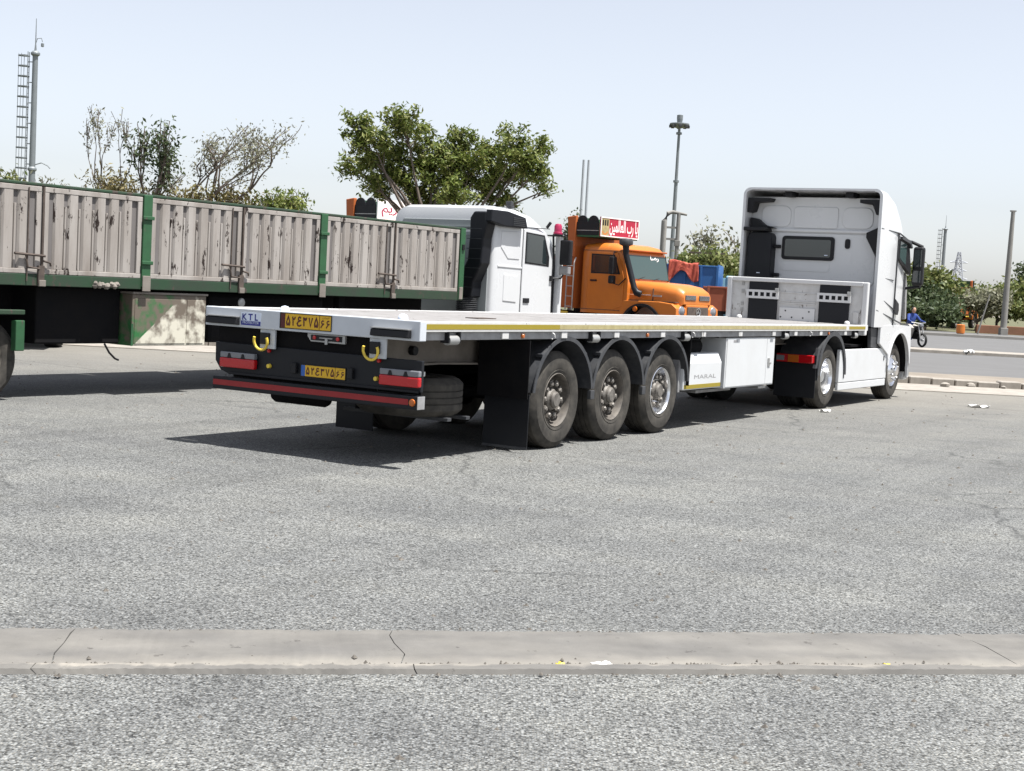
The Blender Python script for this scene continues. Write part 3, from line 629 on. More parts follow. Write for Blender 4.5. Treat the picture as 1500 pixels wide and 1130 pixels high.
# ================================================================== WHITE TRACTOR UNIT (coupled to the flatbed)
A = root('tractor_unit', 'white high-roof tractor unit hitched to the flatbed trailer', 'truck', TO, YAW)
def loft(stations, t0, t1, narc=7):
    rings = []
    for s, ins, zb, zt, r in stations:
        a, b = t0 + ins, t1 - ins; ring = [(s, a, zb), (s, a, zb + (zt - r - zb) * .35), (s, a, zb + (zt - r - zb) * .7)]
        for k in range(narc + 1):
            th = R(180 - 90 * k / narc); ring.append((s, a + r + r * math.cos(th), zt - r + r * math.sin(th)))
        for k in range(narc + 1):
            th = R(90 - 90 * k / narc); ring.append((s, b - r + r * math.cos(th), zt - r + r * math.sin(th)))
        ring += [(s, b, zb + (zt - r - zb) * .7), (s, b, zb + (zt - r - zb) * .35), (s, b, zb)]
        rings.append(ring)
    return rings
rings = loft([(13.60, 0, 1.30, 3.635, .13), (14.0, -.004, 1.30, 3.63, .16), (14.5, .01, 1.30, 3.55, .22), (14.9, .03, 1.30, 3.38, .28), (15.2, .05, 1.30, 3.16, .30), (15.42, .07, 1.30, 2.92, .28),
              (15.62, .11, 1.30, 2.58, .24), (15.80, .17, 1.30, 2.10, .22), (15.92, .24, 1.30, 1.70, .15)], 0.0, 2.5)
cabm = MB().quadstrip(rings, False); n = len(rings[0]); cabm.f.append(tuple((len(rings) - 1) * n + k for k in range(n)))
cab = cabm.build('cab_shell', 'cabwhite', A, smooth=50)
md = cab.modifiers.new('solid', 'SOLIDIFY'); md.thickness = .05; md.offset = -1
es = cab.modifiers.new('split', 'EDGE_SPLIT'); es.split_angle = R(32); es.use_edge_sharp = False
# lower cab sides with wheel arches
def cabside(y0, y1):
    arch = arc(15.24, .54, .665, 12, 168, 18)
    poly = [(14.02, 1.335), (15.93, 1.335), (15.99, .95), (16.0, .40), (15.90, .37), (15.89, .62)] + arch + [(14.56, .82), (14.02, 1.02)]
    o = MB().prism(poly, 'y', y0, y1).build('lower_cab_side', 'cabwhite', A, .006)
    ra = arc(15.24, .54, .70, 8, 172, 18) + arc(15.24, .54, .655, 172, 8, 18)
    e = (y0 - .02, y0 - .001) if y0 < 1 else (y1 + .001, y1 + .02)
    MB().prism(ra, 'y', *e).build('wheel_arch_trim', 'cabwhite', o, .005)
cabside(.0, .05); cabside(2.45, 2.5)
for ya, yb in ((.052, .70), (1.80, 2.448)):
    MB().prism(arc(15.24, .54, .70, -5, 185, 18) + arc(15.24, .54, .672, 185, -5, 18), 'y', ya, yb).build('arch_liner', 'chassis', A, smooth=30)
    MB().box(14.5, 15.95, yb - .02 if ya < 1 else ya, yb if ya < 1 else ya + .02, .42, 1.29).build('arch_wall', 'chassis', A)
box('front_bumper', A, 'cabwhite', (15.94, 16.16), (.06, 2.44), (.32, .95), .05)
box('grille', A, 'black', (15.90, 16.02), (.3, 2.2), (.96, 1.66), .02)
MB().prism([(15.47, 2.93), (15.485, 2.945), (15.95, 1.72), (15.935, 1.70)], 'y', .30, 2.20).build('windscreen', 'glass', A)
box('step', A, 'steel', (15.91, 15.985), (-.005, .0), (.42, .70), 0)
# rear wall with pressed panels
rw = box('rear_wall', A, 'cabwhite', (14.24, 14.30), (.045, 2.455), (1.30, 3.50), .01)
def rounded(y0, y1, z0, z1, r, n=5):
    p = []
    for cx, cz, a in ((y1 - r, z1 - r, 0), (y0 + r, z1 - r, 90), (y0 + r, z0 + r, 180), (y1 - r, z0 + r, 270)): p += arc(cx, cz, r, a, a + 90, n)
    return p
for y0, y1, z0, z1, r in ((1.72, 2.26, 2.97, 3.34, .12), (.86, 1.66, 2.96, 3.33, .05), (.24, .78, 2.97, 3.33, .12), (.16, 2.02, 1.98, 2.865, .10)):
    MB().prism(rounded(y0, y1, z0, z1, r), 'x', 14.222, 14.2395).build('pressed_panel', 'cabwhite', rw, .012, seg=3)
MB().box(14.2, 14.2395, .06, 2.44, 2.885, 2.945).build('pressed_ridge', 'cabwhite', rw, .02)
wf = MB().prism(rounded(.885, 1.84, 2.40, 2.815, .06), 'x', 14.19, 14.2215).build('rear_window', 'black', A, .008)
MB().prism(rounded(.945, 1.78, 2.455, 2.76, .03), 'x', 14.184, 14.1895).build('pane', 'glass', wf)
MB().box(14.182, 14.1835, .99, 1.05, 2.485, 2.50).build('pane_mark', 'stickerwhite', wf)
MB().prism(rounded(.61, .70, 2.62, 2.79, .04), 'x', 14.195, 14.2215).build('cab_vent', 'black', A, .006)
MB().prism(rounded(.95, 1.85, 2.20, 2.36, .07), 'x', 14.216, 14.2215).build('pressed_swage', 'cabwhite', A, .004)
# black air intake column
ai = MB().prism(rounded(1.96, 2.41, 1.32, 2.86, .10), 'x', 13.80, 14.20).build('air_intake', 'panelblack', A, .02)
for z in (2.12, 2.62): MB().box(13.95, 14.215, 1.86, 1.965, z - .03, z + .03).build('intake_clamp', 'black', ai, .01)
MB().box(13.795, 13.7995, 2.14, 2.20, 2.13, 2.145).build('intake_mark', 'stickerwhite', ai)
MB().box(13.70, 14.2, 2.05, 2.46, 2.875, 2.94).prism([(1.95, 2.94), (2.4, 2.94), (2.42, 3.12), (2.3, 3.1), (2.15, 2.99)], 'x', 13.9, 14.2).build('spoiler_hinge', 'black', A, .012)
MB().prism([(2.02, 3.46), (2.45, 3.46), (2.45, 3.20), (2.36, 3.22), (2.32, 3.38), (2.05, 3.40)], 'x', 13.8, 14.2).build('spoiler_bracket', 'black', A, .01)
MB().prism([(.05, 3.46), (.42, 3.46), (.42, 3.40), (.2, 3.38), (.12, 3.2), (.05, 3.2)], 'x', 13.8, 14.2).build('spoiler_bracket', 'black', A, .01)
MB().prism([(.05, 3.02), (.05, 2.45), (.09, 2.45), (.30, 2.82), (.30, 2.90)], 'x', 13.9, 14.2).build('side_spoiler_bracket', 'black', A, .008)
for y in (.62, 1.72): box('roof_spoiler_hook', A, 'black', (13.72, 14.05), (y - .07, y + .07), (3.49, 3.585), .01)
MB().box(13.595, 13.62, .14, 2.36, 3.575, 3.605).build('spoiler_edge', 'greyrail', A, .005)
for o_ in A.children:
    if o_.name.split('.')[0] in ('rear_wall', 'rear_window', 'cab_vent', 'pressed_swage'): o_.location.x = -.30
    if o_.name.split('.')[0] in ('air_intake', 'spoiler_hinge', 'spoiler_bracket', 'side_spoiler_bracket'): o_.location.x = -.12
# side details on the right flank
def sidepoly(name, m, pts, y0, y1, p=A, bev=.004): return MB().prism(pts, 'y', y0, y1).build(name, m, p, bev)
wn = sidepoly('door_window', 'black', [(14.80, 2.86), (15.42, 2.80), (15.62, 2.36), (15.62, 2.25), (15.15, 2.40), (14.90, 2.46), (14.80, 2.52)], -.004, .06)
sidepoly('pane', 'greenglass', [(14.84, 2.82), (15.24, 2.78), (15.24, 2.42), (14.92, 2.50), (14.84, 2.55)], -.008, -.0045, wn, 0)
sidepoly('wind_deflector', 'fender', [(14.80, 2.90), (15.35, 2.86), (15.50, 2.74), (15.44, 2.72), (15.30, 2.80), (14.80, 2.855)], -.05, -.004, wn)
for pts in ([(13.65, 2.985), (14.8, 2.965), (15.45, 2.86), (15.45, 2.845), (14.8, 2.948), (13.65, 2.968)],
            [(13.9, 1.80), (14.75, 1.62), (14.75, 1.607), (13.9, 1.787)], [(13.66, 1.60), (14.4, 1.50), (15.3, 1.37), (15.8, 1.345), (15.8, 1.328), (15.3, 1.35), (14.4, 1.484), (13.66, 1.585)],
            [(14.745, 2.95), (14.76, 2.95), (14.76, 1.30), (14.745, 1.30)], [(13.95, 2.15), (14.6, 2.13), (14.6, 2.12), (13.95, 2.14)]):
    sidepoly('panel_seam', 'fender', pts, -.002, .02, cab, 0)
sidepoly('door_handle', 'black', [(14.78, 1.80), (15.0, 1.72), (15.03, 1.60), (14.98, 1.52), (14.78, 1.55)], -.006, .03, A)
sidepoly('a_pillar_panel', 'greyrail', [(15.60, 2.30), (15.74, 2.05), (15.82, 1.46), (15.74, 1.44), (15.62, 2.0)], .075, .13, A)
mi = MB().box(15.50, 15.64, -.25, -.05, 2.06, 2.76).build('wing_mirror', 'black', A, .045, seg=3)
MB().box(15.49, 15.4995, -.22, -.08, 2.40, 2.70).build('mirror_glass', 'glass', mi); MB().box(15.49, 15.4995, -.22, -.08, 2.12, 2.33).build('mirror_glass', 'glass', mi)
MB().tube([(15.6, -.2, 2.76), (15.5, -.02, 2.84), (15.3, .06, 2.84)], .03, 8).tube([(15.6, -.2, 2.05), (15.65, .12, 2.0)], .025, 8).build('mirror_arm', 'black', mi)
box('wing_mirror', A, 'black', (15.72, 15.92), (2.56, 2.83), (2.0, 2.78), .045)
# skirt, chassis, fifth wheel
sk = box('side_skirt', A, 'boxwhite', (11.98, 14.62), (.03, .09), (.40, .935), .012)
MB().box(11.98, 14.60, .032, .088, .275, .396).build('skirt_lower', 'boxwhite', sk, .012)
for s in (12.25, 14.42): MB().box(s - .02, s + .02, .022, .0295, .72, .80).build('skirt_catch', 'chassis', sk, .004)
box('side_skirt', A, 'boxwhite', (11.98, 14.62), (2.41, 2.47), (.275, .935), .012)
box('fuel_tank', A, 'chassis', (12.1, 14.4), (.12, .75), (.30, .90), .06)
for y in (.83, 1.60): box('frame_rail', A, 'chassis', (10.55, 16.0), (y, y + .07), (.74, 1.0), .004)
box('fifth_wheel', A, 'chassis', (11.0, 12.2), (.75, 1.75), (1.003, 1.098), .02)
box('cab_underside', A, 'chassis', (13.9, 16.0), (.5, 2.0), (.5, 1.29), 0)
box('deck_plate', A, 'chassis', (12.3, 13.9), (.25, 2.25), (.95, .99), .004)
MB().prism([(13.7, .95), (14.5, .93), (14.3, 1.28), (13.65, 1.28)], 'y', .06, .12).build('cab_corner_panel', 'fender', A, .005)
for sd_, y in ((-1, .085), (1, 2.415)):
    wheel(A, 11.56, y, 'deep', sd_, nuts=sd_ < 0); wheel(A, 11.56, y - .34 * sd_, 'far', sd_, nuts=False)
    wheel(A, 15.24, y, 'front', sd_, nuts=sd_ < 0)
    y0, y1 = (.02, .68) if sd_ < 0 else (1.82, 2.48)
    f = MB().prism(arc(11.56, .53, .66, -5, 185, 26) + arc(11.56, .53, .635, 185, -5, 26), 'y', y0, y1).build('drive_fender', 'fender', A, smooth=30)
    MB().prism(arc(11.56, .53, .70, 0, 178, 26) + arc(11.56, .53, .630, 178, 0, 26), 'y', *((y0 - .015, y0 - .0005) if sd_ < 0 else (y1 + .0005, y1 + .015))).build('fender_lip', 'fender', f, smooth=30)
    box('rear_flap', A, 'panelblack', (10.80, 10.815), (y0, y1), (.20, .86), .004)
    MB().prism([(10.78, .66), (10.88, .98), (10.99, .86), (10.94, .66)], 'y', y0 + .0, y0 + .05).build('fender_wing', 'fender', f, .005)
    tl_ = box('rear_lamp', A, 'red', (10.70, 10.799), (y0 + .03, y1 - .05), (.735, .86), .012)
    MB().box(10.69, 10.6995, y0 + .25, y0 + .42, .742, .853).build('orange_lens', 'orange_lens', tl_)
    MB().box(10.69, 10.6995, y1 - .18, y1 - .055, .76, .835).build('clear_lens', 'clear', tl_)
for s in (11.56, 15.24): MB().lathe([(.08, 0), (.08, 1.8)], (s, .35, .515), n=12).build('axle', 'chassis', A)
MB().tube([(13.3, .5, 1.02), (13.0, .4, .98), (12.5, .35, 1.0)], .03, 8).tube([(13.5, .8, 1.3), (13.3, .9, 1.2), (13.0, 1.0, 1.15)], .02, 6).build('air_hoses', 'chassis', A)

# ================================================================== GREEN DROPSIDE TRAILER
GY = .98; GK = .955; GO = (-6.257 * GK, 17.5 * GK, CAMH * (1 - GK)); GZ = -CAMH * (1 - GK) / GK
G = root('dropside_trailer', 'green dropside semi-trailer with peeling white corrugated side panels', 'trailer', GO, GY); G.scale = (GK, GK, GK)
bounds = [-2.95, -1.23, .53, 2.22, 4.02, 5.77, 7.53, 9.36]
GW = 2.45
posts = {-1.23, 2.22, 5.77}
for a, b_ in zip(bounds, bounds[1:]):
    g0 = .085 if a in posts else .02; g1 = .085 if b_ in posts else .02
    x0, x1 = a + g0, b_ - g1
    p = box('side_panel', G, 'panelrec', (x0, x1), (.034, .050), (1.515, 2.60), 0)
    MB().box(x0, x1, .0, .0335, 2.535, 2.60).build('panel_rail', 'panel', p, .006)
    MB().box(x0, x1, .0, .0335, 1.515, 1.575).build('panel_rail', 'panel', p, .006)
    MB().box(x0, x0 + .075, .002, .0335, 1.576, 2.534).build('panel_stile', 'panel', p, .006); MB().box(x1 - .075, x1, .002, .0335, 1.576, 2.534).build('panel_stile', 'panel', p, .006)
    nr_ = 6; per = (x1 - x0 - .15) / (nr_ + .5)
    for k in range(nr_):
        c = x0 + .075 + per * (k + .75); h = per * .27
        pts = [(c - h - .025, .0335), (c - h, .004), (c + h, .004), (c + h + .025, .0335)]
        zt = 2.534
        MB().prism(pts, 'z', 1.576, zt).build('rib', 'panel', p, .003)
        MB().prism([(c + h + .026, .0335), (c + h + .030, .016), (c + h + .026 + (per - 2 * h - .05) * .58, .016), (c + h + .030 + (per - 2 * h - .05) * .62, .0335)], 'z', 1.576, 2.36 + rn.uniform(-.02, .02)).build('inset_strip', 'panel', p, .003) if k < nr_ - 1 else None
    # far side, plain
    box('side_panel', G, 'panelrec', (x0, x1), (GW - .05, GW), (1.515, 2.60), 0)
for s in sorted(posts):
    b = box('side_post', G, 'green', (s - .075, s + .075), (-.02, .06), (1.40, 2.63), .008)
    for z in (1.70, 2.30): MB().box(s - .095, s + .095, -.045, -.021, z, z + .05).build('hinge', 'green', b, .008)
    MB().box(s - .07, s + .07, -.035, -.0205, 1.34, 1.55).build('post_socket', 'beam', b, .006)
b = box('end_post', G, 'green', (9.36, 9.50), (-.015, .07), (1.38, 2.64), .008)
MB().box(9.40, 9.46, -.04, -.0155, 2.25, 2.35).build('hinge', 'black', b, .006); MB().box(9.37, 9.47, -.03, -.0155, 1.385, 1.6).build('post_socket', 'beam', b, .006)
box('top_rail', G, 'greendark', (-2.95, 9.5), (.0, .055), (2.602, 2.645), .012)
box('bed_beam', G, 'greendark', (-2.95, 9.5), (.0, .10), (1.365, 1.512), .008)
box('bed_beam', G, 'greendark', (-2.95, 9.5), (GW - .10, GW), (1.365, 1.512), .008)
box('bed_floor', G, 'chassis', (-2.95, 9.5), (.101, GW - .101), (1.44, 1.512), 0)
box('front_wall', G, 'green', (9.38, 9.48), (.071, GW), (1.513, 2.62), .006)
for s in (.53, 4.02, 7.53):
    l = MB().tube([(s, -.014, 2.6), (s, -.014, 1.45)], .016, 6).tube([(s - .42, -.03, 1.76), (s - .05, -.04, 1.745), (s + .02, -.045, 1.74)], .018, 6)
    l.box(s - .06, s + .03, -.03, .0, 1.40, 1.62).tube([(s + .0, -.03, 1.68), (s + .10, -.04, 1.66), (s + .12, -.03, 1.62)], .014, 6).tube([(s - .25, -.02, 1.75), (s - .22, -.03, 1.60), (s - .05, -.03, 1.58)], .012, 6)
    l.tube([(s - .22, -.012, 2.58), (s - .22, -.012, 1.42)], .009, 6)
    l.build('panel_latch', 'rust', G)
    box('latch_socket', G, 'beam', (s - .05, s + .05), (-.04, -.001), (1.36, 1.44), .006)
# under-body
for y in (.75, 1.60): box('chassis_beam', G, 'chassis', (-2.9, 9.3), (y, y + .10), (.95, 1.435), .004)
box('equipment_box', G, 'chassis', (.66, 2.02), (.25, 2.1), (.62, 1.36), .02)
tbx = box('tool_locker', G, 'diag', (2.06, 3.40), (.05, .60), (.60, 1.30), .01)
MB().box(2.10, 3.02, .042, .0495, .63, 1.24).build('locker_door', 'diag', tbx, .004); MB().box(3.04, 3.36, .042, .0495, .63, 1.24).build('locker_door', 'diag', tbx, .004)
MB().box(2.04, 2.075, .035, .0415, .60, .90).build('locker_edge', 'green', tbx); MB().box(2.05, 3.42, .03, .62, 1.301, 1.33).build('locker_lid', 'beam', tbx, .004)
box('dark_tank', G, 'chassis', (3.7, 6.2), (.3, 2.1), (.62, 1.36), .08)
box('landing_leg', G, 'chassis', (6.6, 6.75), (.35, .47), (.10, 1.4), .01); box('landing_leg', G, 'chassis', (6.6, 6.75), (1.95, 2.07), (.10, 1.4), .01)
MB().tube([(1.75, .22, .62), (1.82, .20, .50), (1.92, .20, .42), (1.98, .2, .40)], .014, 6).build('hanging_hose', 'black', G)
MB().lathe([(0, 0), (.10, .02), (.12, .06), (.12, .9), (0, .92)], (4.4, .18, .93), 'x', n=16).build('air_tank', 'chassis', G, smooth=40)
MB().lathe([(0, -.02), (.06, -.015), (.07, .0)], (4.15, .1, 1.22), n=14).build('round_lamp', 'steel', G, smooth=40)
tr_ = MB().box(2.0 - .45, 2.0 - .1, -.01, .08, 1.355, 1.364); 
pk = MB(); 
for k in range(26):
    x, z = 1.35 + rn.uniform(0, .42), 1.40 + rn.uniform(-.012, .03); r = rn.uniform(.02, .045); pk.lathe([(0, -r), (r * .8, -r * .4), (r, 0), (r * .7, r * .5), (0, r * .6)], (x, -.02 + rn.uniform(-.015, .01), z), 'x', n=6)
pk.build('rag_bundle', 'beam', G)
for s in (-.17, -1.48, -2.79):
    for sd_, y in ((-1, .16), (1, GW - .16)): wheel(G, s, y, 'dusty', sd_, nuts=False, z=.515 + GZ)
    MB().lathe([(.06, 0), (.06, 1.8)], (s, .3, .515), n=10).build('axle', 'chassis', G)
box('fender_bracket', G, 'green', (.20, .33), (.02, .12), (.55, .93), .01); box('fender_bracket', G, 'greendark', (-.9, .33), (.02, .2), (1.0, 1.06), .01)
MB().prism([(.36, .5), (.40, .75), (.62, .5)], 'y', 1.8, 1.9).build('chock', 'beam', G)

# ================================================================== WHITE SLEEPER-CAB TRUCK pulling the green trailer
K = root('sleeper_truck', 'white sleeper-cab truck with black air duct, coupled to the green trailer', 'truck', GO, GY); K.scale = (GK, GK, GK)
rings = loft([(10.40, .06, .95, 2.90, .30), (10.44, .01, .95, 3.06, .28), (10.60, .0, .95, 3.11, .28), (11.3, .0, .95, 3.10, .28), (11.8, .01, .95, 3.02, .30), (12.2, .02, .95, 2.84, .28), (12.42, .03, .95, 2.66, .20), (12.52, .04, .95, 2.2, .12), (12.60, .06, .95, 1.75, .10)], 0., 2.36)
cm_ = MB().quadstrip(rings, False); n = len(rings[0]); cm_.f.append(tuple((len(rings) - 1) * n + k for k in range(n))); cm_.f.append(tuple(k for k in range(n))[::-1])
kc = cm_.build('cab_shell', 'cabwhite', K, smooth=50)
MB().prism(rounded(.10, 2.26, .95, 2.62, .08), 'x', 10.375, 10.399).build('rear_skin', 'shadegrey', K, .008)
MB().prism([(.12, 2.66), (2.24, 2.66), (2.10, 2.84), (.28, 2.84)], 'x', 10.385, 10.40).build('rear_skin', 'shadegrey', K, .006)
for z, x_ in ((2.70, 10.36), (2.55, 10.36)): MB().box(x_, x_ + .03, .2, 2.2, z, z + .015).build('rear_swage', 'shadegrey', kc)
rl = MB().prism(rounded(.9, 2.05, 2.05, 2.45, .06), 'x', 10.36, 10.374).build('rear_pressing', 'shadegrey', K, .006)
MB().prism(rounded(.62, .85, 1.92, 2.02, .04), 'x', 10.355, 10.374).build('rear_vent', 'black', K, .006)
for s in (10.7, 11.0, 11.4): MB().tube([(s, .04 + .25 * (1 - math.cos(t)), 2.83 + .285 * math.sin(t)) for t in [R(90 * k / 8) for k in range(9)]] + [(s, 2.0, 3.112)], .007, 5).build('roof_seam', 'shadegrey', kc)
# black duct down the back corner
dk = MB().prism([(-.02, 2.98), (.26, 2.98), (.34, 2.86), (.33, 2.55), (.36, 2.1), (.54, 1.75), (.56, 1.42), (.22, 1.42), (.20, 1.70), (.04, 2.05), (.02, 2.5), (-.04, 2.75)], 'x', 10.08, 10.37).build('air_duct', 'panelblack', K, .03)
for z in (1.6, 1.78, 1.95, 2.12, 2.3, 2.48, 2.66): MB().box(10.072, 10.0795, (.22 if z < 1.8 else .06), (.58 if z < 1.8 else .38), z, z + .012).build('duct_rib', 'fender', dk)
ib = MB().prism([(10.08, 2.80), (10.10, 3.02), (10.62, 3.02), (11.20, 2.94), (11.28, 2.74), (10.5, 2.74)], 'y', -.14, -.002).build('intake_head', 'panelblack', K, .02)
for k in range(5): MB().box(10.78 + 0, 11.17, -.148, -.141, 2.775 + k * .033, 2.788 + k * .033).build('intake_slat', 'fender', ib)
bl = MB(); pr = []
for k in range(13): pr += [(.17, k * .034), (.20, k * .034 + .017)]
bl.lathe(pr, (10.22, .42, 1.0), 'z', n=18).build('bellows', 'fender', K, smooth=30)
# side: door, seams, windows
def kside(name, m, pts, y0, y1, p=K, bev=.004): return MB().prism(pts, 'y', y0, y1).build(name, m, p, bev)
dr = kside('door', 'cabwhite', [(11.36, 2.74), (12.12, 2.70), (12.38, 2.2), (12.42, 1.1), (11.36, 1.1)], -.012, .02, K, .012)
wk = kside('door_window', 'black', [(11.42, 2.69), (12.06, 2.66), (12.26, 2.25), (12.26, 2.07), (11.42, 2.10)], -.018, -.0125, K)
kside('pane', 'glass', [(11.45, 2.66), (12.03, 2.63), (12.15, 2.26), (12.15, 2.10), (11.45, 2.13)], -.0215, -.0185, wk, 0)
kside('door_handle', 'black', [(11.42, 1.45), (11.62, 1.45), (11.62, 1.36), (11.42, 1.36)], -.03, -.0125, K)
kside('sleeper_panel', 'cabwhite', [(10.62, 2.66), (11.24, 2.68), (11.24, 2.16), (10.86, 2.16), (10.62, 2.36)], -.010, .012, K, .016)
kside('sleeper_panel', 'cabwhite', [(10.76, 1.88), (11.20, 1.86), (11.20, 1.36), (10.76, 1.38)], -.012, .01, K, .014)
kside('waist_ridge', 'cabwhite', [(10.55, 2.04), (11.34, 2.03), (11.34, 1.99), (10.55, 2.0)], -.012, .01, K, .008)
for pts in ([(11.33, 2.95), (11.35, 2.95), (11.35, 1.0), (11.33, 1.0)], [(10.5, 2.76), (12.25, 2.80), (12.25, 2.785), (10.5, 2.745)], [(11.36, 1.62), (12.4, 1.60), (12.4, 1.59), (11.36, 1.61)]):
    kside('panel_seam', 'fender', pts, -.003, .02, kc, 0)
kside('door_gap', 'black', [(12.38, 2.68), (12.42, 2.68), (12.50, 2.1), (12.50, 1.0), (12.46, 1.0), (12.45, 2.1)], -.006, .02, K)
kside('a_pillar', 'cabwhite', [(12.50, 2.68), (12.60, 2.66), (12.64, 2.1), (12.64, .9), (12.52, .9), (12.52, 2.1)], -.10, .02, K, .01)
MB().box(12.38, 12.62, -.16, .2, 2.665, 2.69).build('sun_visor', 'black', K, .006)
mk = MB().box(12.48, 12.60, -.34, -.10, 2.12, 2.60).build('wing_mirror', 'black', K, .03); MB().box(12.48, 12.60, -.32, -.10, 1.93, 2.10).build('wide_mirror', 'greyrail', mk, .03)
MB().tube([(12.54, -.2, 2.60), (12.5, -.18, 2.72), (12.4, .0, 2.72)], .018, 6).tube([(12.52, -.2, 1.95), (12.5, -.15, 1.86), (12.35, -.01, 1.85)], .018, 6).box(12.3, 12.4, -.05, -.013, 1.80, 1.90).build('mirror_arm', 'black', mk)
bc = MB().lathe([(.09, 2.70), (.09, 2.74), (.075, 2.75), (.075, 2.86), (.055, 2.90), (0, 2.91)], (12.42, -.08, 0), 'z', n=16).build('beacon', 'magenta', K, smooth=40)
MB().lathe([(.10, 2.685), (.10, 2.705)], (12.42, -.08, 0), 'z', n=16, cap=True).build('beacon_base', 'black', bc)
MB().tube([(12.3, .1, 2.82), (12.3, .02, 2.92)], .03, 8).build('roof_horn', 'black', K)
for s, y, z in ((11.35, .35, 3.11), (11.75, .6, 3.05)):
    o = MB().tube([(s, y, z - .04), (s, y, z + .06)], .02, 6).box(s - .05, s + .05, y - .06, y + .06, z + .05, z + .14).build('roof_lamp', 'fender', K, .01)
MB().tube([(11.2, .35, 3.14), (11.8, .62, 3.08)], .015, 6).build('roof_bar', 'steel', K)
# underside and wheels
for y in (.75, 1.52): box('frame_rail', K, 'chassis', (8.2, 12.5), (y, y + .08), (.72, .98), .004)
box('mudguard', K, 'black', (10.2, 11.1), (.0, .6), (.86, 1.02), .03)
box('front_bumper', K, 'cabwhite', (12.5, 12.8), (.05, 2.3), (.35, .94), .04)
MB().prism([(12.43, 2.64), (12.45, 2.66), (12.625, 1.77), (12.61, 1.75)], 'y', .2, 2.15).build('windscreen', 'glass', K)
box('side_tank', K, 'white', (9.7, 11.0), (.02, .6), (.35, .84), .06)
for s, stl in ((8.6, 'far'), (11.9, 'far')):
    for sd_, y in ((-1, .04), (1, 2.32)): wheel(K, s, y, stl, sd_, nuts=False, z=.515 + GZ)
    MB().lathe([(.07, 0), (.07, 1.7)], (s, .3, .515), n=10).build('axle', 'chassis', K)

